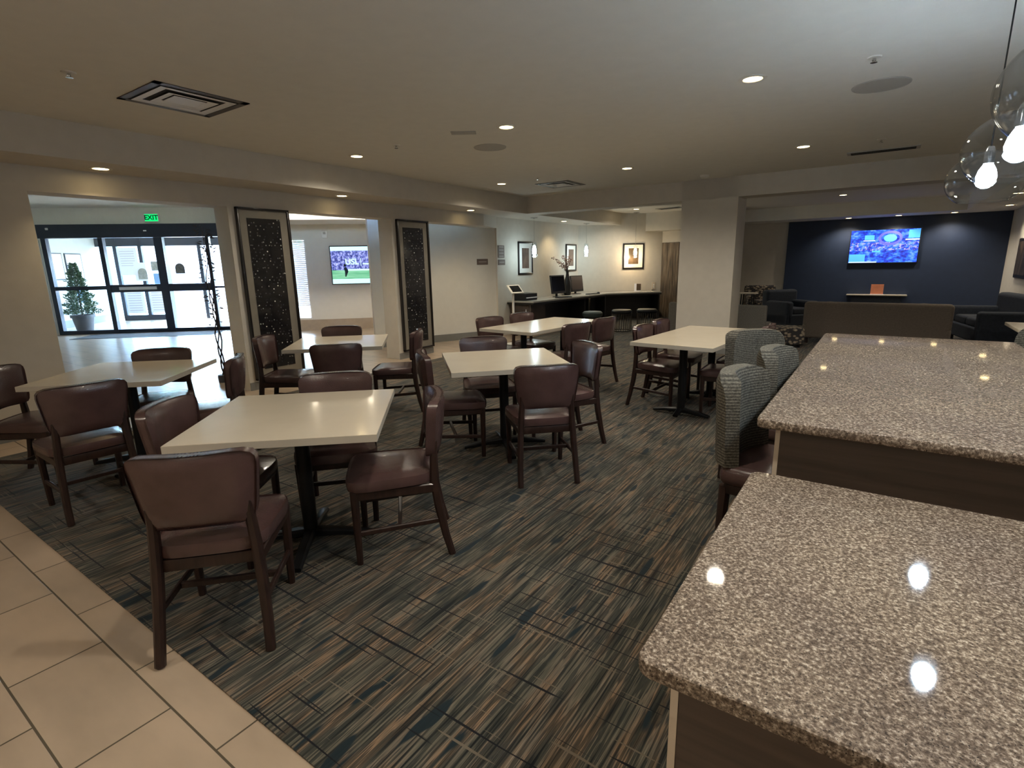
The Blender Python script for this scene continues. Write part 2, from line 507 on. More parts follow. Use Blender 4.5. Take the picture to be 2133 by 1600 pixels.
# ------------------------------------------------------------------ mesh helpers
class MB:
    def __init__(self):
        self.bm = bmesh.new()
    def _xf(self, verts, m):
        if m is not None:
            bmesh.ops.transform(self.bm, matrix=m, verts=verts)
    def box(self, c, s, bevel=0.0, seg=2, m=None):
        r = bmesh.ops.create_cube(self.bm, size=1.0)
        vs = r['verts']
        bmesh.ops.transform(self.bm, matrix=Matrix.Translation(c) @ Matrix.Diagonal((*s, 1)), verts=vs)
        if bevel > 0:
            es = list({e for v in vs for e in v.link_edges})
            rr = bmesh.ops.bevel(self.bm, geom=es, offset=bevel, segments=seg, profile=0.5, affect='EDGES', clamp_overlap=True)
            vs = list({v for f in rr['faces'] for v in f.verts} | {v for v in vs if v.is_valid})
        self._xf(vs, m)
        return vs
    def span(self, a, b, bevel=0.0, seg=2, m=None):
        c = [(a[i] + b[i]) / 2 for i in range(3)]
        s = [abs(b[i] - a[i]) for i in range(3)]
        return self.box(c, s, bevel, seg, m)
    def cyl(self, c, r, h, seg=24, r2=None, m=None):
        rr = bmesh.ops.create_cone(self.bm, cap_ends=True, segments=seg, radius1=r, radius2=r if r2 is None else r2, depth=h)
        bmesh.ops.translate(self.bm, verts=rr['verts'], vec=c)
        self._xf(rr['verts'], m)
        return rr['verts']
    def sphere(self, c, r, s=(1, 1, 1), seg=20, m=None):
        rr = bmesh.ops.create_uvsphere(self.bm, u_segments=seg, v_segments=max(6, seg // 2), radius=r)
        bmesh.ops.transform(self.bm, matrix=Matrix.Translation(c) @ Matrix.Diagonal((*s, 1)), verts=rr['verts'])
        self._xf(rr['verts'], m)
        return rr['verts']
    def lathe(self, prof, seg=32, c=(0, 0, 0), m=None, close=True):
        rings = []
        vs = []
        for (r, z) in prof:
            if r < 1e-5:
                v = [self.bm.verts.new((c[0], c[1], c[2] + z))]
            else:
                v = [self.bm.verts.new((c[0] + r * cos(2 * pi * k / seg), c[1] + r * sin(2 * pi * k / seg), c[2] + z)) for k in range(seg)]
            rings.append(v)
            vs += v
        for a, b in zip(rings[:-1], rings[1:]):
            for k in range(seg):
                k2 = (k + 1) % seg
                if len(a) == 1 and len(b) == 1:
                    continue
                if len(a) == 1:
                    self.bm.faces.new((a[0], b[k2], b[k]))
                elif len(b) == 1:
                    self.bm.faces.new((a[k], a[k2], b[0]))
                else:
                    self.bm.faces.new((a[k], a[k2], b[k2], b[k]))
        self._xf(vs, m)
        return vs
    def tube(self, pts, rad, seg=8, m=None, flat=None):
        """round (seg) tube along pts; rad number or list; flat=(w,d) list for rectangular section"""
        pts = [Vector(p) for p in pts]
        n = len(pts)
        rad = rad if isinstance(rad, (list, tuple)) else [rad] * n
        rings = []
        vs = []
        up0 = None
        for i, p in enumerate(pts):
            t = (pts[min(i + 1, n - 1)] - pts[max(i - 1, 0)]).normalized()
            ref = Vector((1, 0, 0)) if abs(t.x) < 0.9 else Vector((0, 1, 0))
            a = (ref - t * ref.dot(t)).normalized()
            b = t.cross(a)
            ring = []
            if flat:
                w, d = flat[i] if isinstance(flat[0], (list, tuple)) else flat
                q = 0.25 * min(w, d)
                sec = [(-w / 2 + q, -d / 2), (w / 2 - q, -d / 2), (w / 2, -d / 2 + q), (w / 2, d / 2 - q),
                       (w / 2 - q, d / 2), (-w / 2 + q, d / 2), (-w / 2, d / 2 - q), (-w / 2, -d / 2 + q)]
                for (x, y) in sec:
                    ring.append(self.bm.verts.new(p + a * x + b * y))
            else:
                for k in range(seg):
                    an = 2 * pi * k / seg
                    ring.append(self.bm.verts.new(p + (a * cos(an) + b * sin(an)) * rad[i]))
            rings.append(ring)
            vs += ring
        k_n = len(rings[0])
        for a, b in zip(rings[:-1], rings[1:]):
            for k in range(k_n):
                self.bm.faces.new((a[k], a[(k + 1) % k_n], b[(k + 1) % k_n], b[k]))
        self.bm.faces.new(list(reversed(rings[0])))
        self.bm.faces.new(rings[-1])
        self._xf(vs, m)
        return vs
    def prism(self, poly, z0, z1, m=None):
        lo = [self.bm.verts.new((x, y, z0)) for x, y in poly]
        hi = [self.bm.verts.new((x, y, z1)) for x, y in poly]
        n = len(poly)
        self.bm.faces.new(list(reversed(lo)))
        self.bm.faces.new(hi)
        for k in range(n):
            self.bm.faces.new((lo[k], lo[(k + 1) % n], hi[(k + 1) % n], hi[k]))
        self._xf(lo + hi, m)
        return lo + hi
    def quad(self, pts):
        self.bm.faces.new([self.bm.verts.new(p) for p in pts])
    def build(self, name, m, parent=None, smooth=True, loc=None, rz=0.0, mesh_fix=True):
        if mesh_fix:
            bmesh.ops.recalc_face_normals(self.bm, faces=self.bm.faces)
        me = bpy.data.meshes.new(name)
        self.bm.to_mesh(me)
        self.bm.free()
        me.materials.append(m)
        if smooth:
            for p in me.polygons:
                p.use_smooth = True
            try:
                me.set_sharp_from_angle(angle=R(38))
            except Exception:
                pass
            # large flat faces of bevelled pieces keep their own normal
            if len(me.polygons) < 400:
                big = max(p.area for p in me.polygons)
                main = [p for p in me.polygons if p.area > 0.12 * big]
                if len(main) <= 12:
                    for p in main:
                        p.use_smooth = False
        o = bpy.data.objects.new(name, me)
        COL.objects.link(o)
        if parent is not None:
            o.parent = parent
        if loc is not None:
            o.location = loc
            o.rotation_euler = (0, 0, rz)
        return o

def tag(o, label, cat, group=None):
    o['label'] = label
    o['category'] = cat
    if group:
        o['group'] = group
    return o

def thing(name, label, cat, loc=(0, 0, 0), rz=0.0, group=None, scale=None):
    o = bpy.data.objects.new(name, None)
    COL.objects.link(o)
    o.empty_display_size = 0.1
    o.location = loc
    o.rotation_euler = (0, 0, rz)
    return tag(o, label, cat, group)

def struct(mb, name, m, smooth=False):
    o = mb.build(name, m, smooth=smooth)
    o['kind'] = 'structure'
    return o

def dup(root, loc, rz, label, group=None):
    r = root.copy()
    COL.objects.link(r)
    r.location = loc
    r.rotation_euler = (0, 0, rz)
    r['label'] = label
    if group:
        r['group'] = group
    def rec(src, dst):
        for ch in list(src.children):
            c = ch.copy()
            COL.objects.link(c)
            c.parent = dst
            rec(ch, c)
    rec(root, r)
    return r

def text_obj(body, size, m, name, parent=None, depth=0.002, align='CENTER', bold=0.0):
    cu = bpy.data.curves.new(name, 'FONT')
    cu.body = body
    cu.size = size
    cu.extrude = depth
    cu.offset = bold
    cu.align_x = align
    cu.align_y = 'CENTER'
    tmp = bpy.data.objects.new(name + '_tmp', cu)
    COL.objects.link(tmp)
    dg = bpy.context.evaluated_depsgraph_get()
    me = bpy.data.meshes.new_from_object(tmp.evaluated_get(dg))
    bpy.data.objects.remove(tmp)
    me.materials.clear()
    me.materials.append(m)
    o = bpy.data.objects.new(name, me)
    COL.objects.link(o)
    if parent:
        o.parent = parent
    return o

def frame_mat(p0, ang):
    """local x along wall, local y outward (left of x), z up"""
    return Matrix.Translation((p0[0], p0[1], 0)) @ Matrix.Rotation(ang, 4, 'Z')

# ================================================================== STRUCTURE
CZ, SZ, HZ = 2.74, 2.44, 2.22

f = MB(); f.span((-32, -3.2, -0.1), (4.4, 24, 0.0))
struct(f, 'floor', M_TILE)
c = MB(); c.span((-5.9, 0.73, 0.0), (4.2, 16.2, 0.006))
o = struct(c, 'floor_carpet', M_CARPET)

w = MB()
w.span((-6.7, -3.0, 0), (-6.4, 1.66, CZ))
w.span((-6.7, 3.45, 0), (-6.4, 4.24, HZ))
w.span((-6.7, 6.0, 0), (-6.4, 6.80, HZ))
w.span((-6.7, 1.66, HZ), (-6.4, 8.37, CZ))
w.prism([(-6.7, 8.37), (-6.4, 8.37), (-6.6, 9.05), (-6.9, 9.05)], HZ, CZ)
struct(w, 'wall_left', M_WALL)

w = MB(); w.prism([(-7.75, 6.69), (-6.62, 9.10), (-6.72, 9.15), (-7.85, 6.74)], 0, 2.98)
struct(w, 'wall_hall', M_WHITE)
w = MB(); w.span((-6.75, 9.05, 0), (-6.6, 13.0, CZ))
struct(w, 'wall_desk', M_WALL)
w = MB(); w.prism([(-6.6, 12.62), (-4.98, 14.36), (-5.08, 14.46), (-6.75, 12.68)], 0, CZ)
struct(w, 'wall_corner', M_WALL)
w = MB(); w.span((-5.1, 14.36, 0), (-3.5, 14.5, CZ)); w.span((-3.7, 14.36, 0), (-3.5, 16.3, CZ))
struct(w, 'wall_alcove', M_WALL)
w = MB(); w.span((-3.7, 16.2, 0), (2.4, 16.35, CZ))
struct(w, 'wall_back', M_WALL)
w = MB(); w.span((-2.2, 16.12, 0), (2.19, 16.2, SZ))
struct(w, 'wall_accent', M_NAVY)
w = MB(); w.span((2.19, 9.35, 0), (2.35, 16.3, CZ)); w.span((2.19, 9.2, 0), (4.3, 9.35, CZ)); w.span((4.2, -3.0, 0), (4.35, 9.35, CZ))
struct(w, 'wall_right', M_WALL)
w = MB(); w.span((-6.7, -3.15, 0), (4.35, -3.0, CZ))
struct(w, 'wall_near', M_WALL)
w = MB(); w.span((-2.81, 8.95, 0), (-1.95, 9.54, CZ))
struct(w, 'wall_pillar', M_WALL)

c = MB(); c.span((-6.8, -3.1, CZ), (4.35, 16.35, CZ + 0.12))
struct(c, 'ceiling', M_CEIL)
t = MB(); t.span((-6.4, -3.0, SZ), (-5.79, 8.37, CZ)); t.prism([(-6.4, 8.37), (-5.79, 8.37), (-5.79, 13.49), (-6.6, 12.62), (-6.6, 9.05)], SZ, CZ)
struct(t, 'trim_1', M_WALL)
t = MB(); t.span((-5.79, 8.95, SZ), (4.2, 9.33, CZ))
struct(t, 'trim_2', M_WALL)
t = MB(); t.span((-3.5, 15.05, SZ), (2.19, 16.2, CZ))
struct(t, 'trim_3', M_CEIL)
t = MB(); t.span((1.3, 9.33, SZ), (2.19, 15.05, CZ))
struct(t, 'trim_4', M_CEIL)
t = MB(); t.span((-5.3, 13.95, 2.28), (-3.5, 14.36, CZ))
struct(t, 'trim_5', M_WALL)
b = MB(); b.prism([(-7.72, 6.70), (-6.60, 9.09), (-6.62, 9.10), (-7.75, 6.69)], 0, 0.14)
struct(b, 'baseboard_hall', M_BASE)
b = MB()
b.span((-6.4, -3.0, 0), (-6.388, 1.66, 0.10)); b.span((-6.4, 3.45, 0), (-6.388, 4.24, 0.10)); b.span((-6.4, 6.0, 0), (-6.388, 6.8, 0.10))
struct(b, 'baseboard_left', M_BASE)
b = MB(); b.span((-2.82, 8.938, 0), (-1.94, 8.95, 0.10)); b.span((-1.95, 8.95, 0), (-1.938, 9.54, 0.10))
struct(b, 'baseboard_pillar', M_BASE)

# ---- lobby shell
E_ANG = R(42)
EM = frame_mat((-16.5, 4.36), E_ANG)
def espan(mb, a, b_, bevel=0):
    return mb.span(a, b_, bevel, m=EM)
w = MB()
espan(w, (-2.2, 0, 0), (-0.02, 0.15, 2.98)); espan(w, (-0.02, 0, 2.6), (4.75, 0.15, 2.98)); espan(w, (4.75, 0, 0), (5.6, 0.15, 2.98))
struct(w, 'wall_entrance', M_WHITE)
TM = frame_mat((-11.62, 7.68), R(45))
w = MB()
w.span((-1.2, 0, 0), (0.0, 0.15, 2.98), m=TM); w.span((0.0, 0, 0), (0.32, 0.15, 0.27), m=TM); w.span((0.0, 0, 2.18), (0.32, 0.15, 2.98), m=TM)
w.span((0.32, 0, 0), (4.6, 0.15, 2.98), m=TM); w.span((-1.2, 0, 0), (-1.05, 1.6, 2.98), m=TM)
struct(w, 'wall_lobby', M_WHITE)
b = MB(); b.span((-1.2, -0.015, 0), (4.6, 0, 0.26), m=TM)
struct(b, 'baseboard_lobby', M_TANBASE)
w = MB()
w.span((-19.0, -0.6, 0), (-6.7, -0.45, 2.98)); w.span((-18.3, -0.6, 0), (-18.15, 3.2, 2.98))
w.span((-9.0, 10.7, 0), (-6.72, 10.85, 2.98)); w.span((-6.85, 9.1, 0), (-6.72, 10.8, 2.98))
struct(w, 'wall_lobby_side', M_WHITE)
c = MB()
c.prism([(-18.3, -0.6), (-6.7, -0.6), (-6.7, 10.85), (-9.0, 10.85), (-12.6, 7.9), (-13.0, 7.6), (-18.3, 2.8)], 2.98, 3.08)
struct(c, 'ceiling_lobby', M_WHITE)
c = MB(); c.span((-1.05, -1.35, 2.50), (4.4, 0.0, 2.98), m=TM)
struct(c, 'trim_6', M_WHITE)

# ---- lobby window with blind
wn_ = MB()
for (a, b_) in (((0, 0, 0.27), (0.32, 0.1, 0.31)), ((0, 0, 2.14), (0.32, 0.1, 2.18)), ((0, 0, 0.27), (0.03, 0.1, 2.18)), ((0.29, 0, 0.27), (0.32, 0.1, 2.18))):
    wn_.span(a, b_, m=TM)
win = struct(wn_, 'window_1', M_WHITEPL)
bl = MB()
for k in range(34):
    z = 0.62 + k * 0.045
    bl.box((0, 0, 0), (0.26, 0.046, 0.003), m=TM @ Matrix.Translation((0.16, 0.05, z)) @ Matrix.Rotation(R(58), 4, 'X'))
bo = bl.build('window_blind', M_BLIND, win, smooth=False)
gp = MB(); gp.span((0.03, 0.095, 0.31), (0.29, 0.10, 2.14), m=TM); gp.build('window_pane', M_PANE, win, smooth=False)

# ---- automatic entrance doors (storefront)
d = MB()
for s in (0.03, 4.70):
    espan(d, (s - 0.05, -0.02, 0), (s + 0.05, 0.10, 2.6))
espan(d, (-0.02, -0.10, 2.29), (4.75, 0.12, 2.60))
espan(d, (1.23, -0.04, 0), (1.33, 0.08, 2.30))
espan(d, (2.47, -0.04, 0), (2.66, 0.08, 2.30))
espan(d, (3.64, -0.03, 0), (3.72, 0.08, 2.30))
espan(d, (-0.02, -0.02, 0.0), (4.75, 0.08, 0.09))
espan(d, (0.05, 0.0, 1.07), (1.25, 0.06, 1.16))
espan(d, (1.30, -0.03, 1.00), (3.68, 0.07, 1.18))
espan(d, (3.68, 0.0, 1.05), (4.7, 0.05, 1.10))
door1 = struct(d, 'door_1', M_BRONZE)
g = MB()
for (s0, s1) in ((0.08, 1.23), (1.33, 2.47), (2.66, 3.64), (3.72, 4.65)):
    for (z0, z1) in ((0.09, 1.03), (1.14, 2.29)):
        espan(g, (s0, 0.02, z0), (s1, 0.026, z1))
g.build('door_glass', M_PANE, door1, smooth=False)
sen = MB()
sen.box((0.22, -0.112, 2.5), (0.06, 0.02, 0.05), 0.008, m=EM); sen.box((2.35, -0.112, 2.44), (0.07, 0.02, 0.03), 0.008, m=EM)
sen.build('door_sensor', M_WHITEPL, door1)
h = MB(); h.box((1.95, -0.045, 1.09), (0.85, 0.012, 0.07), m=EM)
h.build('push_bar_label', M_WHITEPL, door1, smooth=False)
dc = MB()
for s in (2.95,):
    prof = [(s - 0.11, 1.42), (s + 0.11, 1.42)] + [(s + 0.11 * cos(a), 1.56 + 0.11 * sin(a)) for a in [pi * k / 12 for k in range(13)]]
    vs = dc.prism([(x, z) for x, z in prof], 0.0, 0.004, m=EM @ Matrix.Translation((0, 0.018, 0)) @ Matrix.Rotation(R(90), 4, 'X'))
dc.build('door_decal', M_DECAL, door1, smooth=False)
t = MB(); espan(t, (-0.13, -0.03, 0.34), (-0.06, 0.0, 2.25))
struct(t, 'trim_7', M_WHITEPL)

# ---- vestibule
w = MB()
espan(w, (-1.13, 0.15, 0), (-0.98, 4.6, 2.7)); 
struct(w, 'wall_vestibule', mat('vestibule_paint', (0.44, 0.47, 0.47), 0.8, var=0.03))
c = MB(); espan(c, (-1.13, 0.15, 2.62), (5.6, 3.75, 2.72))
struct(c, 'ceiling_vestibule', M_WHITE)
b = MB(); espan(b, (-0.98, 0.15, 0), (-0.965, 4.5, 0.20))
struct(b, 'baseboard_vestibule', M_BASE)
d = MB()
for s in (-0.45, 0.25, 0.95, 1.95, 3.2, 4.6):
    espan(d, (s - 0.05, 3.65, 0), (s + 0.05, 3.75, 2.62))
espan(d, (-0.98, 3.65, 2.24), (4.65, 3.75, 2.40)); espan(d, (-0.5, 3.65, 0), (0.98, 3.75, 0.16))
espan(d, (-0.98, 3.66, 2.40), (4.65, 3.74, 2.62))
door2 = struct(d, 'door_2', M_BRONZE)
g = MB(); espan(g, (-0.98, 3.70, 0.16), (0.95, 3.705, 2.24)); g.build('door_glass', M_PANE, door2, smooth=False)
pp = MB()
espan(pp, (-0.38, 3.64, 1.38), (0.16, 3.645, 2.2)); espan(pp, (-0.36, 3.64, 0.22), (0.17, 3.645, 1.02)); espan(pp, (0.33, 3.64, 0.22), (0.85, 3.645, 1.0)) 
espan(pp, (0.02, 3.63, 1.2), (0.36, 3.635, 1.75))
po = pp.build('posted_notice', M_PAPER, door2, smooth=False)
pt = MB()
for k in range(9):
    z = 0.30 + k * 0.075
    espan(pt, (-0.30, 3.636, z), (0.08, 3.639, z + 0.018)); espan(pt, (0.38, 3.636, z), (0.78, 3.639, z + 0.018))
    if k < 7:
        espan(pt, (-0.32, 3.636, 1.66 + k * 0.07), (0.08, 3.639, 1.675 + k * 0.07))
pt.build('notice_print', M_PAPERTXT, po, smooth=False)
dc = MB()
prof = [(0.12, 1.25), (0.38, 1.25)] + [(0.25 + 0.13 * cos(a), 1.45 + 0.13 * sin(a)) for a in [pi * k / 12 for k in range(13)]]
dc.prism(prof, 0.0, 0.004, m=EM @ Matrix.Translation((0, 3.62, 0)) @ Matrix.Rotation(R(90), 4, 'X'))
espan(dc, (0.52, 3.62, 1.50), (0.92, 3.626, 1.78))
dc.build('door_decal', M_DECAL, door2, smooth=False)
bb = MB(); espan(bb, (0.55, 3.61, 1.0), (0.9, 3.62, 1.42)); bb.build('blue_notice', M_BLUE, door2, smooth=False)
# posters on the vestibule wall
for i, (o0, lab) in enumerate(((1.45, 'white framed notice on the vestibule wall, left of the pair'), (2.25, 'white framed notice on the vestibule wall, right of the pair'))):
    root = thing('framed_notice', lab, 'notice', EM @ Vector((-0.98, o0 + 0.3, 1.66)), E_ANG, 'framed notices in the vestibule')
    a = MB(); a.span((0, -0.34, -0.36), (0.025, 0.34, 0.36)); a.build('frame', M_BRONZE, root, smooth=False)
    a = MB(); a.span((0.025, -0.31, -0.33), (0.028, 0.31, 0.33)); a.build('sheet', M_PAPER, root, smooth=False)
root = thing('wall_plate', 'small dark plate on the vestibule wall beside the potted conifer', 'plate', EM @ Vector((-0.98, 1.35, 1.42)), E_ANG)
a = MB(); a.span((0, -0.16, -0.03), (0.03, 0.16, 0.03), 0.005); a.build('plate', M_BRONZE, root)
root = thing('wall_box', 'small blue and white poster low on the vestibule wall', 'poster', EM @ Vector((-0.98, 2.6, 0.75)), E_ANG)
a = MB(); a.span((0, -0.22, -0.35), (0.02, 0.22, 0.3)); a.build('board', M_PAPER, root, smooth=False)
a = MB(); a.span((0.02, -0.18, -0.1), (0.024, 0.18, 0.26)); a.build('picture', M_BLUE, root, smooth=False)

# ---- outside
g = MB(); g.span((-60, 4, -0.16), (4, 70, -0.10))
o = struct(g, 'ground', M_CONC)
w = MB(); w.span((-1.5, 12.0, -0.1), (3.0, 12.3, 0.75), m=EM)
w.span((-14, 20, -0.1), (16, 20.3, 3.2), m=EM)
struct(w, 'wall_outside', M_BRICK)
tr = thing('street_tree', 'leafy green tree standing outside beyond the entrance doors', 'tree', EM @ Vector((2.0, 11.0, -0.1)))
a = MB(); a.tube([(0, 0, 0), (0.05, 0, 1.5), (0, 0.05, 2.6)], [0.13, 0.10, 0.07]); a.build('trunk', M_TWIG, tr)
a = MB()
for k in range(420):
    th = random.uniform(0, 2 * pi); ph = random.uniform(-1, 1); rr = random.uniform(0.5, 1.0) ** 0.5
    p = Vector((1.3 * rr * cos(th) * math.sqrt(1 - ph * ph), 1.3 * rr * sin(th) * math.sqrt(1 - ph * ph), 3.0 + 1.0 * rr * ph))
    s = random.uniform(0.08, 0.18)
    n = Vector((random.gauss(0, 1), random.gauss(0, 1), random.gauss(0, 1))).normalized()
    u = n.orthogonal().normalized() * s; v = n.cross(u).normalized() * s * 0.6
    a.quad([p - u, p - v, p + u, p + v])
a.build('crown', M_TREE, tr, smooth=False, mesh_fix=False)

# ================================================================== LIGHT FITTINGS
def light(name, kind, energy, color, parent, loc, size=0.05, spot=None, blend=0.5):
    ld = bpy.data.lights.new(name, kind)
    ld.energy = energy
    ld.color = color
    if kind == 'SPOT':
        ld.spot_size = spot
        ld.spot_blend = blend
        ld.shadow_soft_size = size
    elif kind == 'POINT':
        ld.shadow_soft_size = size
    lo = bpy.data.objects.new(name, ld)
    COL.objects.link(lo)
    lo.parent = parent
    lo.location = loc
    return lo

WARM = (1.0, 0.90, 0.74)
def make_downlight(label, group):
    root = thing('downlight', label, 'light', (0, 0, 0), 0, group)
    a = MB(); a.lathe([(0.062, -0.001), (0.066, -0.006), (0.090, -0.005), (0.092, 0.0)], 28); a.build('trim_ring', M_TRIM, root)
    a = MB(); a.lathe([(0.062, -0.003), (0.045, -0.0045), (0.0, -0.005)], 24); a.build('lens', M_DLIGHT, root)
    light('lamp', 'SPOT', DOWN_W, WARM, root, (0, 0, -0.03), 0.06, R(154), 0.7)
    return root
dl_specs = []
rows = {4.35: 'nearer row over the tables', 7.2: 'farther row over the tables'}
cols = {-0.91: 'rightmost of three', -3.03: 'middle of three', -5.13: 'leftmost of three'}
for y, rn in rows.items():
    for x, cn in cols.items():
        dl_specs.append(((x, y, CZ), f'round recessed ceiling downlight in the {rn}, {cn}', 'main ceiling downlights'))
dl_specs.append(((1.2, 7.2, CZ), 'round recessed ceiling downlight past the bar at the right edge of the photo', 'main ceiling downlights'))
dl_specs.append(((1.2, 4.35, CZ), 'round recessed downlight above the far end of the bar, outside the right edge', 'main ceiling downlights'))
dl_specs.append(((-0.92, 1.4, CZ), 'added unseen downlight nearly above the camera', 'main ceiling downlights'))  # this one and the next are unseen, added to light the near area
dl_specs.append(((1.2, 1.4, CZ), 'added unseen downlight above the near low counter', 'main ceiling downlights'))
dl_specs.append(((-0.92, -1.4, CZ), 'added unseen downlight behind the camera', 'main ceiling downlights'))  # out-of-view pair added behind the camera to brighten near floor and counter
dl_specs.append(((-3.04, -1.4, CZ), 'added unseen downlight behind the camera over the tile walkway', 'main ceiling downlights'))
for y, nm in ((2.16, 'above the wide entrance opening'), (4.89, 'above the opening with the sports screen'), (7.65, 'above the white hall wall')):
    dl_specs.append(((-6.13, y, SZ), f'recessed downlight under the left soffit {nm}', 'soffit downlights'))
dl_specs.append(((-6.20, 11.15, SZ), 'recessed downlight under the soffit between the two small white pendants', 'soffit downlights'))
dl_specs.append(((-5.10, 12.75, CZ), 'recessed downlight in the raised ceiling near the corner picture', 'desk corner downlights'))
dl_specs.append(((-0.85, 13.1, CZ), 'recessed downlight in the raised ceiling of the lounge', 'lounge downlights'))
for x, nm in ((-0.85, 'upper left of the lounge television'), (0.14, 'upper right of the lounge television'), (1.15, 'above the right part of the navy wall')):
    dl_specs.append(((x, 15.72, SZ), f'recessed downlight on the navy wall soffit, {nm}', 'lounge downlights'))
dl_specs.append(((1.87, 14.35, SZ), 'recessed downlight under the right lounge soffit, second from the frame edge', 'lounge downlights'))
dl_specs.append(((1.60, 11.70, SZ), 'recessed downlight under the right lounge soffit, nearest the frame edge', 'lounge downlights'))
for (x, y) in [(TM @ Vector((q, -1.7, 0)))[:2] for q in (0.5, 1.7, 2.9)]:  # unseen lamps added to brighten the lobby television wall
    dl_specs.append(((x, y, 2.98), 'added unseen downlight in the lobby ceiling, hidden above the openings', 'lobby ceiling downlights'))
proto_dl = make_downlight(dl_specs[0][1], dl_specs[0][2])
proto_dl.location = dl_specs[0][0]
def lamp_variant(root, name, energy, color, cone):
    for ch in root.children:
        if ch.type == 'LIGHT':
            key = 'lamp_' + name
            ld = bpy.data.lights.get(key)
            if ld is None:
                ld = ch.data.copy()
                ld.name = key
                ld.energy = energy
                ld.color = color
                ld.spot_size = R(cone)
            ch.data = ld
for loc, lab, grp in dl_specs[1:]:
    nd = dup(proto_dl, loc, 0, lab, grp)
    if grp == 'soffit downlights':
        lamp_variant(nd, 'soffit', 30.0, (1.0, 0.78, 0.45), 118)
    elif grp == 'lobby ceiling downlights':
        lamp_variant(nd, 'lobby', 75.0, WARM, 160)
    elif grp == 'lounge downlights':
        lamp_variant(nd, 'lounge', 62.0, WARM, 140)

# glass globe pendants over the bar
def make_globe_pendant(label, drop):
    root = thing('globe_pendant', label, 'pendant light', (0, 0, 0), 0, 'clear glass globe pendants over the bar')
    top = drop
    a = MB(); a.lathe([(0.0, top), (0.065, top), (0.065, top - 0.012), (0.05, top - 0.022), (0.0, top - 0.024)], 24); a.build('canopy', M_BLACK, root)
    a = MB(); a.tube([(0, 0, 0.15), (0, 0, top - 0.02)], 0.0035, 6); a.build('cord', M_BLACK, root)
    a = MB(); a.lathe([(0.0, 0.16), (0.012, 0.155), (0.022, 0.13), (0.022, 0.075), (0.0, 0.072)], 16); a.build('socket', M_CHROME, root)
    a = MB(); a.lathe([(0.0, 0.075), (0.02, 0.07), (0.034, 0.045), (0.042, 0.012), (0.036, -0.018), (0.018, -0.036), (0.0, -0.04)], 20); bulb = a.build('bulb', M_BULBC, root)
    out = []
    for k in range(0, 25):
        th = R(8 + (142 - 8) * k / 24)
        out.append((0.165 * sin(th), 0.135 * cos(th)))
    inn = [(max(0.001, r - 0.003), z - (0.003 if i < 6 else 0)) for i, (r, z) in enumerate(out)]
    a = MB(); a.lathe(out + list(reversed(inn)), 40); a.build('glass_globe', M_GLOBE, root)
    return root
gp1 = make_globe_pendant('clear glass globe pendant, lowest and leftmost of the three in the photo', CZ - 1.87)
gp1.location = (0.37, 3.67, 1.87)
dup(gp1, (0.35, 2.72, 1.87), 0.3, 'clear glass globe pendant, middle of the three at the right edge')
dup(gp1, (0.33, 1.80, 1.87), 0.9, 'clear glass globe pendant cut by the right edge, nearest the camera')

# small pendants over the desk
def small_pendant(label, loc, glow, col, w, top):
    root = thing('small_pendant', label, 'pendant light', loc, 0, 'small glass pendants over the computer desk')
    t_ = top - loc[2]
    a = MB(); a.lathe([(0, t_), (0.075, t_), (0.075, t_ - 0.015), (0.0, t_ - 0.03)], 20); a.build('canopy', M_CHROME, root)
    a = MB(); a.tube([(0, 0, 0.17), (0, 0, t_ - 0.02)], 0.004, 6); a.build('rod', M_CHROME, root)
    a = MB(); a.lathe([(0.03, 0.17), (0.05, 0.165), (0.062, 0.08), (0.07, -0.02), (0.066, -0.14), (0.062, -0.14), (0.064, -0.02), (0.056, 0.08), (0.03, 0.16)], 24); a.build('glass_shade', M_GLOBE, root)
    a = MB(); a.lathe([(0, 0.1), (0.03, 0.09), (0.045, 0.0), (0.04, -0.07), (0.0, -0.09)], 16); a.build('bulb', glow, root)
    light('lamp', 'POINT', w, col, root, (0, 0.0, -0.12), 0.05)
small_pendant('small glass pendant glowing white beside the first framed picture', (-6.14, 9.76, 1.77), M_BULBN, (0.74, 0.96, 1.0), 9, SZ)
small_pendant('small glass pendant glowing white right of the second framed picture', (-6.12, 12.14, 1.79), M_BULBN, (0.74, 0.96, 1.0), 10.5, SZ)
small_pendant('small glass pendant glowing warm in front of the corner picture', (-5.40, 13.53, 1.74), M_BULBW, (1.0, 0.74, 0.42), 15, CZ)

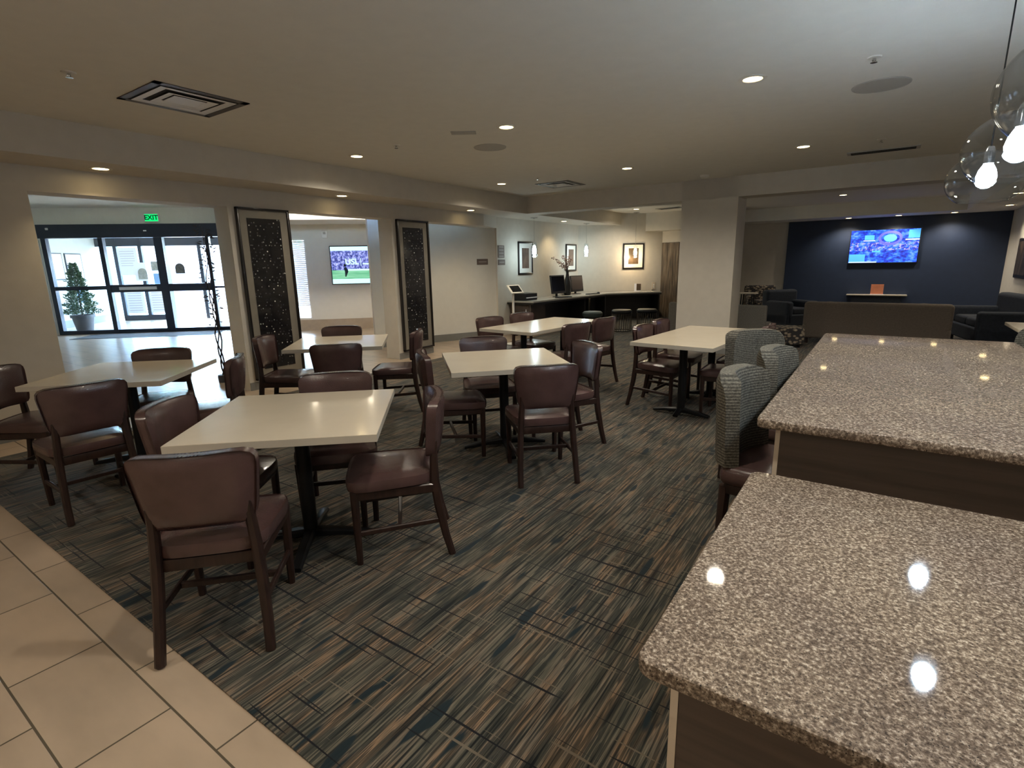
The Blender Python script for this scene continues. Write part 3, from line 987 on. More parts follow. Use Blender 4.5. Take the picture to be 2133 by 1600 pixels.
# ================================================================== CEILING FIXTURES
def diffuser(label, loc, w, h, rz, plain=False):
    root = thing('ceiling_vent', label, 'air vent', loc, rz, 'square ceiling air vents')
    a = MB()
    for (x0, y0, x1, y1) in ((-w/2, -h/2, w/2, -h/2+0.05), (-w/2, h/2-0.05, w/2, h/2), (-w/2, -h/2, -w/2+0.05, h/2), (w/2-0.05, -h/2, w/2, h/2)):
        a.span((x0, y0, -0.006), (x1, y1, 0.0))
    a.build('border', M_VENTD, root, smooth=False)
    a = MB(); a.span((-w/2+0.05, -h/2+0.05, -0.003), (w/2-0.05, h/2-0.05, 0.0)); a.build('throat', M_VENTIN, root, smooth=False)
    for k, ins in enumerate((0.065, 0.155)):
        a = MB()
        W, H = w/2 - ins, h/2 - ins
        t0, t1 = 0.0, -0.009 - 0.004 * k
        w2, h2 = W - 0.055, H - 0.055
        o_ = [(-W, -H), (W, -H), (W, H), (-W, H)]
        i_ = [(-w2, -h2), (w2, -h2), (w2, h2), (-w2, h2)]
        for q in range(4):
            r_ = (q + 1) % 4
            a.quad([(*o_[q], t1), (*o_[r_], t1), (*i_[r_], t0 - 0.004), (*i_[q], t0 - 0.004)])
            a.quad([(*o_[q], t1), (*o_[r_], t1), (o_[r_][0]*0.93, o_[r_][1]*0.93, t1 - 0.001), (o_[q][0]*0.93, o_[q][1]*0.93, t1 - 0.001)])
        a.build('louver', M_VENT, root, smooth=False)
    a = MB(); a.span((-w/2+0.22, -h/2+0.22, -0.010), (w/2-0.22, h/2-0.22, -0.006)); a.build('center_plate', M_VENT, root, smooth=False)
    return root
diffuser('square white ceiling air vent with dark border, large at upper left', (-4.46, 2.19, CZ), 0.62, 0.66, 0)
diffuser('square ceiling air vent beyond the tables, left of the pillar', (-4.45, 7.88, CZ), 0.6, 0.6, 0)
root = thing('slot_vent', 'long slim grey ceiling vent at the upper right', 'air vent', (-0.17, 8.06, CZ), 0)
a = MB(); a.span((-0.36, -0.10, -0.012), (0.36, 0.10, 0), 0.003); a.build('frame', M_SPEAKER, root, smooth=False)
a = MB()
for k in range(4):
    a.span((-0.32, -0.075 + 0.042 * k, -0.015), (0.32, -0.055 + 0.042 * k, -0.0119))
a.build('slot', M_VENTIN, root, smooth=False)
root = thing('slot_vent', 'dark slim ceiling vent beside the pillar near the wood panel', 'air vent', (-4.4, 13.1, CZ), R(-10))
a = MB(); a.span((-0.3, -0.15, -0.01), (0.3, 0.15, 0), 0.003); a.build('frame', M_SPEAKER, root, smooth=False)
a = MB()
for k in range(3):
    a.span((-0.26, -0.11 + 0.08 * k, -0.013), (0.26, -0.07 + 0.08 * k, -0.0099))
a.build('slot', M_VENTIN, root, smooth=False)
for loc, r_, lab in (((-0.17, 5.10, CZ), 0.185, 'round grey ceiling speaker at the upper right'), ((-3.67, 4.95, CZ), 0.175, 'round grey ceiling speaker above the tables near the center')):
    root = thing('ceiling_speaker', lab, 'speaker', loc, 0, 'round ceiling speakers')
    a = MB(); a.lathe([(0.0, -0.006), (r_ - 0.012, -0.006), (r_ - 0.01, -0.003)], 36); a.build('grille', M_SPEAKER, root)
    a = MB(); a.lathe([(r_ - 0.012, 0), (r_ - 0.012, -0.008), (r_, -0.006), (r_ + 0.002, 0)], 36); a.build('rim', M_SPEAKER, root)
root = thing('ceiling_plate', 'small grey rectangular plate on the ceiling beside the round speaker', 'ceiling plate', (-3.47, 4.26, CZ), R(35))
a = MB(); a.span((-0.12, -0.05, -0.01), (0.12, 0.05, 0), 0.004); a.build('plate', M_SPEAKER, root)
def sprinkler(label, loc):
    root = thing('sprinkler', label, 'sprinkler', loc, 0, 'ceiling sprinkler heads')
    a = MB(); a.lathe([(0, -0.001), (0.042, -0.001), (0.038, -0.008), (0.012, -0.01)], 18); a.build('escutcheon', M_TRIM, root)
    a = MB(); a.lathe([(0.010, -0.008), (0.012, -0.022), (0.007, -0.020), (0.005, -0.030), (0.020, -0.032), (0.020, -0.034), (0, -0.035)], 14); a.build('head', M_CHROME, root)
    return root
sp_specs = [((-4.36, 4.23, CZ), 'ceiling sprinkler head left of the ceiling plate over the tables'),
            ((-4.40, 1.47, CZ), 'shiny ceiling sprinkler head at the far upper left beside the vent'),
            ((-0.20, 4.39, CZ), 'ceiling sprinkler head nearest the round speaker at upper right'),
            ((-4.37, 7.06, CZ), 'tiny ceiling sprinkler head beside the far square vent'),
            ((-0.18, 7.33, CZ), 'small ceiling sprinkler head by the long slim vent')]
sp0 = sprinkler(sp_specs[0][1], sp_specs[0][0])
for loc, lab in sp_specs[1:]:
    dup(sp0, loc, 0, lab)
root = thing('smoke_detector', 'white smoke detector on the ceiling just before the pillar', 'smoke detector', (-2.36, 8.55, CZ), 0)
a = MB(); a.lathe([(0, -0.045), (0.045, -0.042), (0.065, -0.025), (0.07, 0.0)], 24); a.build('body', M_TRIM, root)

# ================================================================== DINING CHAIRS
def bend(vs, k, axis_y=True, x0=0.0):
    for v in vs:
        if v.is_valid:
            v.co.y += k * (v.co.x - x0) ** 2

def make_chair(label):
    root = thing('dining_chair', label, 'chair', (0, 0, 0), 0, 'brown leather dining chairs at the tables')
    # seat cushion: tapered, crowned
    a = MB()
    a.box((0, 0, 0), (1, 1, 1))
    bmesh.ops.subdivide_edges(a.bm, edges=a.bm.edges[:], cuts=9, use_grid_fill=True)
    for v in a.bm.verts:
        x, y, z = v.co.x * 2, v.co.y * 2, v.co.z * 2       # -1..1
        # round the plan corners
        n = 5.0
        l = (abs(x) ** n + abs(y) ** n) ** (1 / n)
        mx = max(abs(x), abs(y), 1e-6)
        k = mx / l if l > 1e-6 else 1
        x, y = x * k, y * k
        edge = max(abs(x), abs(y))
        zz = z
        if abs(z) > 0.99:
            zz = z * (1 - 0.55 * max(0, (edge - 0.72) / 0.28) ** 2.2)
        bulge = 1 + 0.02 * (1 - z * z)
        hw = 0.222 + 0.018 * y
        X = x * hw * bulge
        Y = 0.03 + y * 0.225 * bulge
        Z = 0.432 + 0.032 * zz + (0.010 * (1 - x * x) * (1 - y * y) if z > 0.5 else 0) - 0.006 * y
        v.co = (X, Y, Z)
    a.build('seat', M_LEATHER, root)
    # backrest pad
    a = MB()
    a.box((0, 0, 0), (1, 1, 1))
    bmesh.ops.subdivide_edges(a.bm, edges=a.bm.edges[:], cuts=9, use_grid_fill=True)
    for v in a.bm.verts:
        x, y, z = v.co.x * 2, v.co.y * 2, v.co.z * 2
        n = 7.0
        l = (abs(x) ** n + abs(z) ** n) ** (1 / n)
        mx = max(abs(x), abs(z), 1e-6)
        k = mx / l if l > 1e-6 else 1
        x, z = x * k, z * k
        edge = max(abs(x), abs(z))
        yy = y
        if abs(y) > 0.99:
            yy = y * (1 - 0.6 * max(0, (edge - 0.80) / 0.20) ** 2.2)
        hw = 0.212 + 0.020 * z
        X = x * hw
        hz = 0.155 - (0.014 * (1 - x * x) if z < 0 else 0)
        Z = 0.685 + z * hz
        thick = 0.030 + 0.006 * (1 - x * x) * (1 - z * z)
        Y = -0.205 - 0.12 * (Z - 0.53) + yy * thick + 0.95 * X * X * 1.0
        v.co = (X, Y, Z)
    a.build('backrest', M_LEATHER, root)
    # rear legs (sabre) up to the pad
    for s in (-1, 1):
        a = MB()
        a.tube([(s * 0.200, -0.262, 0.0), (s * 0.196, -0.232, 0.12), (s * 0.188, -0.203, 0.28), (s * 0.180, -0.188, 0.42),
                (s * 0.172, -0.190, 0.54), (s * 0.168, -0.200, 0.66), (s * 0.166, -0.210, 0.72)],
               0.02, flat=[(0.036, 0.036), (0.037, 0.040), (0.038, 0.046), (0.038, 0.048), (0.036, 0.040), (0.030, 0.022), (0.026, 0.014)])
        a.build('leg', M_WOOD, root)
    for s in (-1, 1):
        a = MB()
        a.tube([(s * 0.198, 0.212, 0.0), (s * 0.202, 0.212, 0.2), (s * 0.206, 0.212, 0.405)], 0.02, flat=[(0.030, 0.030), (0.036, 0.036), (0.040, 0.040)])
        a.build('leg', M_WOOD, root)
    a = MB()
    a.span((-0.19, -0.19, 0.355), (0.19, -0.165, 0.405), 0.004); a.span((-0.20, 0.205, 0.355), (0.20, 0.228, 0.405), 0.004)
    for s in (-1, 1):
        a.tube([(s * 0.190, -0.18, 0.38), (s * 0.212, 0.215, 0.38)], 0.02, flat=(0.022, 0.05))
    a.build('seat_frame', M_WOOD, root)
    for s in (-1, 1):
        a = MB(); a.tube([(s * 0.194, -0.215, 0.20), (s * 0.202, 0.21, 0.17)], 0.012, flat=(0.018, 0.028)); a.build('stretcher', M_WOOD, root)
    a = MB(); a.span((-0.19, -0.010, 0.172), (0.19, 0.010, 0.198), 0.003); a.build('stretcher', M_WOOD, root, smooth=False)
    return root

T1, T2, T3, T4 = 'nearest square table', 'square table before the entrance', 'middle square table', 'square table between the tall panels'
T5, T6 = 'long table before the desk', 'long table before the pillar'
chairs = [
    ((-2.19, 0.98), 137, 'brown leather dining chair seen from behind, largest and nearest the camera'),
    ((-2.05, 1.85), 226, 'brown leather dining chair in side view, right side of the ' + T1),
    ((-2.79, 1.26), 37, 'brown leather dining chair, left side of the ' + T1),
    ((-2.65, 1.93), 318, 'brown leather dining chair, far side of the ' + T1),
    ((-4.12, 1.10), 176, 'dark leather dining chair seen from behind, near the ' + T2),
    ((-5.02, 1.08), 42, 'dark leather dining chair cut by the left edge of the photo'),
    ((-4.90, 1.87), 322, 'dark leather dining chair, far side of the ' + T2),
    ((-4.20, 1.94), 232, 'dark leather dining chair, right side of the ' + T2),
    ((-1.92, 3.12), 134, 'brown leather dining chair seen from behind, near side of the ' + T3),
    ((-2.76, 3.12), 48, 'brown leather dining chair in side view, left of the ' + T3),
    ((-2.86, 3.73), 317, 'brown leather dining chair, far side of the ' + T3),
    ((-2.10, 3.82), 237, 'brown leather dining chair, right of the ' + T3 + ', bright shine on back'),
    ((-4.05, 3.05), 136, 'dark leather dining chair, back to us, ' + T4),
    ((-4.86, 3.02), 37, 'dark leather dining chair before the first tall panel'),
    ((-4.90, 3.70), 310, 'brown leather dining chair facing us below the sports screen'),
    ((-4.15, 3.87), 216, 'brown leather dining chair edge-on below the second tall panel'),
    ((-3.90, 5.38), 350, 'brown leather dining chair, left side of the ' + T5 + ', nearer'),
    ((-3.84, 6.04), 350, 'brown leather dining chair, left side of the ' + T5 + ', farther'),
    ((-2.96, 5.34), 166, 'brown leather dining chair, right side of the ' + T5 + ', nearer'),
    ((-2.95, 6.03), 170, 'brown leather dining chair, right side of the ' + T5 + ', farther'),
    ((-1.84, 5.38), 357, 'brown leather dining chair, left side of the ' + T6 + ', nearer'),
    ((-1.86, 6.00), 0, 'brown leather dining chair, left side of the ' + T6 + ', farther'),
    ((-1.13, 5.38), 182, 'brown leather dining chair, right side of the ' + T6 + ', nearer'),
    ((-1.12, 5.98), 180, 'brown leather dining chair, right side of the ' + T6 + ', farther'),
]
CZ0 = 0.006
ch0 = make_chair(chairs[0][2])
ch0.location = (*chairs[0][0], CZ0)
ch0.rotation_euler = (0, 0, R(chairs[0][1] - 90))
for (xy, ang, lab) in chairs[1:]:
    dup(ch0, (*xy, CZ0), R(ang - 90), lab)

# ================================================================== TABLES
def table_base(root, x):
    a = MB(); a.lathe([(0.0, 0.715), (0.038, 0.715), (0.038, 0.06), (0.0, 0.06)], 20, (x, 0, 0)); a.build('column', M_BLACK, root)
    a = MB()
    for k in range(4):
        an = R(90 * k) if x == 0 else R(90 * k + 90)
        ln = 0.34 if x == 0 else (0.28 if k % 2 == 0 else 0.10)
        d_ = Vector((cos(an), sin(an), 0))
        a.tube([Vector((x, 0, 0.065)) + d_ * 0.02, Vector((x, 0, 0.055)) + d_ * ln * 0.5, Vector((x, 0, 0.03)) + d_ * ln], 0.02, flat=[(0.06, 0.05), (0.055, 0.04), (0.05, 0.025)])
    a.build('base', M_BLACK, root)
    a = MB()
    for k in range(4):
        an = R(90 * k) if x == 0 else R(90 * k + 90)
        ln = 0.34 if x == 0 else (0.28 if k % 2 == 0 else 0.10)
        a.cyl((x + cos(an) * (ln - 0.03), sin(an) * (ln - 0.03), 0.012), 0.02, 0.024, 12)
    a.build('glide', M_CHROME, root)
    a = MB(); a.span((x - 0.25, -0.03, 0.69), (x + 0.25, 0.03, 0.715)); a.span((x - 0.03, -0.25, 0.69), (x + 0.03, 0.25, 0.715)); a.build('top_bracket', M_BLACK, root, smooth=False)

def make_table(name, label, w, l, group):
    root = thing(name, label, 'table', (0, 0, 0), 0, group)
    a = MB(); a.span((-w / 2, -l / 2, 0.747), (w / 2, l / 2, 0.750)); a.span((-w/2+0.001, -l/2+0.001, 0.714), (w/2-0.001, l/2-0.001, 0.747)); a.build('tabletop', M_TABLE, root, smooth=False)
    a = MB()
    for (p, q) in (((-w/2-0.0015, -l/2-0.0015), (w/2+0.0015, -l/2)), ((-w/2-0.0015, l/2), (w/2+0.0015, l/2+0.0015)), ((-w/2-0.0015, -l/2), (-w/2, l/2)), ((w/2, -l/2), (w/2+0.0015, l/2))):
        a.span((*p, 0.715), (*q, 0.7485))
    a.build('edge_band', M_TEDGE, root, smooth=False)
    return root
tb1 = make_table('square_table', 'cream square dining table nearest the camera, warm light reflected in its top', 0.914, 0.914, 'cream square dining tables')
table_base(tb1, 0)
tb1.location = (-2.465, 1.565, CZ0); tb1.rotation_euler = (0, 0, R(42))
dup(tb1, (-4.68, 1.59, CZ0), R(41.5), 'cream square dining table at the left, in front of the glass entrance opening')
dup(tb1, (-2.45, 3.41, CZ0), R(46), 'cream square dining table in the middle of the room')
dup(tb1, (-4.53, 3.43, CZ0), R(44), 'cream square dining table between the two tall framed wall panels')
tl = make_table('long_table', 'cream rectangular dining table before the computer desk', 0.78, 1.56, 'cream rectangular dining tables')
for yy in (-0.42, 0.42):
    a = MB(); a.lathe([(0.0, 0.715), (0.038, 0.715), (0.038, 0.05), (0.0, 0.05)], 20, (0, yy, 0)); a.build('column', M_BLACK, tl)
    a = MB()
    for k in range(4):
        d_ = Vector((cos(R(90 * k)), sin(R(90 * k)), 0)); ln = 0.28 if k % 2 == 0 else 0.14
        a.tube([Vector((0, yy, 0.06)) + d_ * 0.02, Vector((0, yy, 0.05)) + d_ * ln * 0.5, Vector((0, yy, 0.028)) + d_ * ln], 0.02, flat=[(0.06, 0.05), (0.055, 0.04), (0.05, 0.025)])
    a.build('base', M_BLACK, tl)
    a = MB(); a.span((-0.25, yy - 0.03, 0.69), (0.25, yy + 0.03, 0.715)); a.build('top_bracket', M_BLACK, tl, smooth=False)
tl.location = (-3.46, 5.72, CZ0); tl.rotation_euler = (0, 0, R(-5))
dup(tl, (-1.475, 5.50, CZ0), R(-4), 'cream rectangular dining table in front of the pillar')

# ================================================================== BAR COUNTERS
def rounded_rect(x0, y0, x1, y1, r, n=6):
    out = []
    for (cx, cy, a0) in ((x1 - r, y1 - r, 0), (x0 + r, y1 - r, 90), (x0 + r, y0 + r, 180), (x1 - r, y0 + r, 270)):
        for k in range(n + 1):
            an = R(a0 + 90 * k / n)
            out.append((cx + r * cos(an), cy + r * sin(an)))
    return out

def slab(mb, x0, y0, x1, y1, z0, z1, r=0.03, e=0.006):
    rings = []
    for (ins, z) in ((e, z0), (e * 0.3, z0 + e * 0.3), (0, z0 + e), (0, z1 - e), (e * 0.3, z1 - e * 0.3), (e, z1)):
        rings.append([mb.bm.verts.new((x, y, z)) for x, y in rounded_rect(x0 + ins, y0 + ins, x1 - ins, y1 - ins, r)])
    n = len(rings[0])
    for a_, b_ in zip(rings[:-1], rings[1:]):
        for k in range(n):
            mb.bm.faces.new((a_[k], a_[(k + 1) % n], b_[(k + 1) % n], b_[k]))
    mb.bm.faces.new(list(reversed(rings[0]))); mb.bm.faces.new(rings[-1])

def counter(label, x0, y0, x1, y1, ztop, core, group, zbot=0.0):
    root = thing('bar_counter', label, 'counter', ((x0 + x1) / 2, (y0 + y1) / 2, CZ0), 0, group)
    cx, cy = (x0 + x1) / 2, (y0 + y1) / 2
    zt = ztop - CZ0
    a = MB(); slab(a, x0 - cx, y0 - cy, x1 - cx, y1 - cy, zt - 0.034, zt); a.build('granite_top', M_GRANITE, root)
    a = MB(); a.span((x0 + 0.075 - cx, y0 + 0.045 - cy, zbot), (x1 - 0.06 - cx, y0 + 0.065 - cy, zt - 0.034)); a.build('front_panel', M_LAM, root, smooth=False)
    a = MB(); a.span((x0 + 0.060 - cx, y0 + 0.043 - cy, zbot), (x0 + 0.075 - cx, y0 + 0.067 - cy, zt - 0.034)); a.build('edge_strip', M_STRIP, root, smooth=False)
    a = MB(); a.span((core[0] - cx, y0 + 0.065 - cy, 0), (core[1] - cx, y1 - 0.05 - cy, zt - 0.034)); a.build('cabinet', M_LAM, root, smooth=False)
    return root
counter('low speckled granite counter filling the lower right corner', -0.31, 0.836, 0.75, 1.945, 0.764, (-0.235, 0.69), 'granite topped counters')
counter('taller speckled granite bar counter behind the low one, stools along its side', -0.312, 1.945, 0.74, 4.545, 0.957, (0.12, 0.42), 'granite topped counters', 0.0)

# grey fabric counter stools
def make_stool(label):
    root = thing('bar_stool', label, 'stool', (0, 0, 0), 0, 'grey fabric counter stools around the bar')
    a = MB(); a.box((0, 0, 0), (1, 1, 1))
    bmesh.ops.subdivide_edges(a.bm, edges=a.bm.edges[:], cuts=9, use_grid_fill=True)
    for v in a.bm.verts:                                   # barrel back, local +Y is front
        x, y, z = v.co.x * 2, v.co.y * 2, v.co.z * 2
        n = 5.0
        l = (abs(x) ** n + abs(z) ** n) ** (1 / n)
        mx = max(abs(x), abs(z), 1e-6)
        k = mx / l if l > 1e-6 and z > 0 else 1
        x, z = x * k, z * k
        edge = max(abs(x), z)
        yy = y * (1 - 0.35 * max(0, (edge - 0.75) / 0.25) ** 2)
        an = x * R(41)
        rr = 0.33 - yy * 0.045
        Z = 0.845 + z * 0.19
        X = rr * sin(an) * 0.94
        Y = 0.115 - rr * cos(an) - 0.05 * (Z - 0.6)
        v.co = (X, Y, Z)
    a.build('backrest', M_HOUND, root)
    a = MB(); a.box((0, 0.02, 0.615), (0.43, 0.42, 0.09), 0.035, 4); a.build('seat', M_LEATHER, root)
    a = MB()
    for (px, py) in ((-0.19, 0.2), (0.19, 0.2), (0.19, -0.17), (-0.19, -0.17)):
        pass
    a.span((-0.19, -0.17, 0.53), (0.19, 0.2, 0.575), 0.004); a.build('seat_frame', M_WOOD, root)
    for (px, py) in ((-0.18, 0.19), (0.18, 0.19), (0.17, -0.17), (-0.17, -0.17)):
        a = MB(); a.tube([(px * 1.08, py * 1.08, 0), (px, py, 0.56)], 0.02, flat=[(0.032, 0.032), (0.042, 0.042)]); a.build('leg', M_WOOD, root)
    a = MB(); a.tube([(-0.19, 0.2, 0.2), (0.19, 0.2, 0.2)], 0.012, flat=(0.03, 0.02)); a.build('footrest', M_WOOD, root)
    for s in (-1, 1):
        a = MB(); a.tube([(s * 0.185, 0.2, 0.26), (s * 0.178, -0.18, 0.26)], 0.012, flat=(0.02, 0.03)); a.build('stretcher', M_WOOD, root)
    return root
st0 = make_stool('grey woven fabric counter stool nearest the camera, tucked at the bar side')
st0.location = (-0.265, 2.38, CZ0); st0.rotation_euler = (0, 0, R(-8 - 90))
dup(st0, (-0.232, 3.08, CZ0), R(-8 - 90), 'grey woven fabric counter stool in the middle, mostly hidden behind the bar top')
dup(st0, (-0.53, 3.68, CZ0), R(-45 - 90), 'grey fabric counter stool turned away, left of the bar beside the long table')
dup(st0, (0.77, 4.56, CZ0), R(215 - 90), 'blue grey counter stool at the far right corner of the bar, cut by the frame')

# ================================================================== TALL FRAMED WALL PANELS
for (y0, y1, lab) in ((3.53, 4.215, 'tall dark speckled framed panel on the pier right of the entrance opening'),
                      (6.085, 6.79, 'tall dark speckled framed panel on the pier beside the white hall wall')):
    root = thing('art_panel', lab, 'wall panel', (-6.4, (y0 + y1) / 2, 1.17), 0, 'tall speckled art panels')
    hw, hh = (y1 - y0) / 2, 1.05
    a = MB()
    for (p, q) in (((0, -hw, -hh), (0.05, -hw + 0.025, hh)), ((0, hw - 0.025, -hh), (0.05, hw, hh)), ((0, -hw, hh - 0.025), (0.05, hw, hh)), ((0, -hw, -hh), (0.05, hw, -hh + 0.025))):
        a.span(p, q, 0.003)
    a.build('frame', M_FRAME, root)
    a = MB(); a.span((0, -hw + 0.02, -hh + 0.02), (0.022, hw - 0.02, hh - 0.02)); a.build('mat_board', M_PANELMAT, root, smooth=False)
    a = MB(); a.span((0.022, -hw + 0.125, -hh + 0.13), (0.027, hw - 0.125, hh - 0.12)); a.build('speckled_art', M_SPECKLE, root, smooth=False)

# ================================================================== PICTURES AND SIGNS
def picture(label, m4, w, h, art, group='framed pictures by the desk'):
    root = thing('framed_picture', label, 'picture', m4.to_translation(), m4.to_euler().z, group)
    t_ = 0.035
    a = MB()
    for (p, q) in (((-w/2, -0.03, -h/2), (-w/2+t_, 0, h/2)), ((w/2-t_, -0.03, -h/2), (w/2, 0, h/2)), ((-w/2, -0.03, h/2-t_), (w/2, 0, h/2)), ((-w/2, -0.03, -h/2), (w/2, 0, -h/2+t_))):
        a.span(p, q, 0.004)
    a.build('frame', M_FRAME, root)
    a = MB(); a.span((-w/2+0.03, -0.014, -h/2+0.03), (w/2-0.03, -0.002, h/2-0.03)); a.build('mat_board', M_MATWHITE, root, smooth=False)
    a = MB(); a.span((-w*0.24, -0.017, -h*0.31), (w*0.24, -0.0135, h*0.31)); a.build('print', art, root, smooth=False)
    return root
def wall_m(x, y, z, ang):
    return Matrix.Translation((x, y, z)) @ Matrix.Rotation(ang, 4, 'Z')
# wall facing +X : local -Y must point to +X -> rotate +90
picture('black framed sepia picture with white mat, leftmost of the three by the desk', wall_m(-6.6, 10.10, 1.62, R(90)), 0.58, 0.70, M_ART1)
picture('black framed sepia picture with white mat, middle one behind the dried branches', wall_m(-6.6, 12.22, 1.63, R(90)), 0.54, 0.66, M_ART1)
picture('black framed picture in warm light on the corner wall, rightmost of three', wall_m(-5.545, 13.755, 1.645, R(47)), 0.60, 0.66, M_ART2)
def plaque(label, m4, w, h):
    root = thing('wall_sign', label, 'sign', m4.to_translation(), m4.to_euler().z, 'small brown wall signs')
    a = MB(); a.span((-w/2, -0.012, -h/2), (w/2, 0, h/2), 0.003); a.build('plate', M_SIGN, root)
    a = MB()
    n = max(1, int(h / 0.06))
    for k in range(n):
        z = h/2 - (k + 0.5) * h / n
        a.span((-w*0.36, -0.0135, z - 0.011), (w*0.36, -0.0119, z + 0.011))
    a.build('lettering', M_SIGNTXT, root, smooth=False)
plaque('brown wall sign on the bluish wall, taller upper one of the pair', wall_m(-6.6, 9.19, 1.755, R(90)), 0.22, 0.25)
plaque('brown wall sign on the bluish wall, small lower one of the pair', wall_m(-6.6, 9.20, 1.54, R(90)), 0.24, 0.11)
plaque('small brown wall sign on the white hall wall', wall_m(-6.775, 8.775, 1.555, R(64.9)), 0.25, 0.115)

# ================================================================== SCREENS
root = thing('wall_television', 'wall television showing a green sports field and blue crowd, in the lobby', 'television', TM @ Vector((0.88 + 0.78, -0.0, 1.545)), R(45))
a = MB(); a.span((-0.80, -0.05, -0.455), (0.80, 0, 0.455), 0.006); a.build('bezel', M_BLACKPL, root)
a = MB(); a.span((-0.78, -0.053, -0.435), (0.78, -0.0495, 0.435)); scr = a.build('screen', M_TVGAME, root, smooth=False)
for (p, q) in (((-0.78, -0.056, 0.34), (0.78, -0.0532, 0.435)), ((-0.78, -0.056, -0.435), (0.78, -0.0532, -0.325)), ((-0.10, -0.056, -0.02), (-0.085, -0.0532, 0.16)),
               ((-0.05, -0.056, 0.01), (0.28, -0.0532, 0.045)), ((-0.40, -0.056, -0.13), (0.22, -0.0532, -0.09))):
    a = MB(); a.span(p, q); a.build('score_bar', M_TVWHITE, scr, smooth=False)
tx = text_obj('USL', 0.19, M_TVWHITE, 'screen_letters', root, 0.001, bold=0.006)
tx.location = (-0.30, -0.055, 0.075); tx.rotation_euler = (R(90), 0, 0)
a = MB()
for (x0, z0) in ((-0.47, -0.05), (0.28, -0.10)):
    a.tube([(x0, -0.055, z0), (x0 + 0.03, -0.055, z0 - 0.10), (x0 + 0.0, -0.055, z0 - 0.22)], [0.03, 0.04, 0.012], 8)
    a.sphere((x0, -0.055, z0 + 0.05), 0.03, (1, 0.05, 1))
for v in a.bm.verts:
    v.co.y = -0.0545 + (v.co.y + 0.055) * 0.02
a.build('player_figures', M_TVDARK, root)

root = thing('wall_television', 'wall television showing a bright blue studio on the navy wall', 'television', (-0.08, 16.12, 1.755), 0)
a = MB(); a.span((-0.71, -0.05, -0.41), (0.71, 0, 0.41), 0.006); a.build('bezel', M_BLACKPL, root)
a = MB(); a.span((-0.69, -0.053, -0.385), (0.69, -0.0495, 0.39)); a.build('screen', M_TVBLUE, root, smooth=False)
a = MB()
def ring(mb, cx, cz, rx, rz_, t_, y):
    n = 32
    for k in range(n):
        a0, a1 = 2 * pi * k / n, 2 * pi * (k + 1) / n
        mb.quad([(cx + rx * cos(a0), y, cz + rz_ * sin(a0)), (cx + rx * cos(a1), y, cz + rz_ * sin(a1)),
                 (cx + (rx - t_) * cos(a1), y, cz + (rz_ - t_) * sin(a1)), (cx + (rx - t_) * cos(a0), y, cz + (rz_ - t_) * sin(a0))])
ring(a, 0.12, 0.19, 0.24, 0.17, 0.055, -0.0545)
a.build('screen_ring', M_TVRING, root, smooth=False)
a = MB(); a.lathe([(0, 0), (1, 0)], 28, m=Matrix.Translation((0.12, -0.0545, 0.19)) @ Matrix.Diagonal((0.13, 1, 0.085, 1)) @ Matrix.Rotation(R(90), 4, 'X')); a.build('screen_disc', M_TVTEAL, root, smooth=False)
for (p, q) in (((-0.40, -0.055, 0.16), (-0.20, -0.0535, 0.27)), ((0.47, -0.055, 0.18), (0.69, -0.0535, 0.37)), ((-0.22, -0.055, -0.14), (-0.05, -0.0535, -0.10)), ((-0.68, -0.055, -0.38), (-0.35, -0.0535, -0.18))):
    a = MB(); a.span(p, q); a.build('screen_panel', M_TVTEAL, root, smooth=False)
for (p, q) in (((-0.42, -0.0545, 0.13), (-0.18, -0.0532, 0.15)), ((0.42, -0.0545, 0.13), (0.69, -0.0532, 0.16)), ((-0.68, -0.0565, -0.385), (-0.1, -0.0553, -0.36))):
    a = MB(); a.span(p, q); a.build('screen_line', M_TVPALE, root, smooth=False)

# navy wall shelf with card
root = thing('wall_shelf', 'long thin pale shelf on the navy wall below the blue television', 'shelf', (-0.10, 16.12, 0.60), 0)
a = MB(); a.span((-0.62, -0.28, -0.025), (0.62, 0, 0.0), 0.004); a.build('shelf_board', M_TEDGE, root)
a = MB(); a.span((-0.5, -0.2, -0.59), (0.5, -0.02, -0.025)); a.build('shelf_body', M_DARKFAB, root, smooth=False)
root = thing('menu_card', 'orange menu card standing on the thin shelf under the blue television', 'card', (-0.09, 15.96, 0.60), 0)
a = MB(); a.span((-0.13, -0.006, 0.0), (0.13, 0.006, 0.25), 0.002); a.build('card', M_ORANGE, root)
a = MB(); a.span((-0.14, -0.03, 0), (0.14, 0.03, 0.012), 0.002); a.build('card_foot', M_PAPER, root)

# EXIT sign
root = thing('exit_sign', 'green lit EXIT sign above the entrance doors', 'sign', EM @ Vector((2.52, -0.02, 2.645)), E_ANG)
a = MB(); a.span((-0.16, -0.05, 0), (0.16, 0.02, 0.19), 0.006); a.build('housing', M_WHITEPL, root)
a = MB(); a.span((-0.145, -0.053, 0.015), (0.145, -0.0495, 0.175)); a.build('lit_face', M_GREENEM, root, smooth=False)
tx = text_obj('EXIT', 0.15, M_EXITTXT, 'letters', root, 0.001, bold=0.005)
tx.location = (0, -0.0545, 0.095); tx.rotation_euler = (R(90), 0, 0)

root = thing('wall_device', 'small white strobe device on the lobby wall above the sports screen', 'alarm', TM @ Vector((0.78, 0, 2.27)), R(45))
a = MB(); a.span((-0.06, -0.04, -0.08), (0.06, 0, 0.08), 0.01); a.build('housing', M_WHITEPL, root)
a = MB(); a.span((-0.03, -0.055, 0.0), (0.03, -0.04, 0.05), 0.005); a.build('strobe_lens', M_SPEAKER, root)

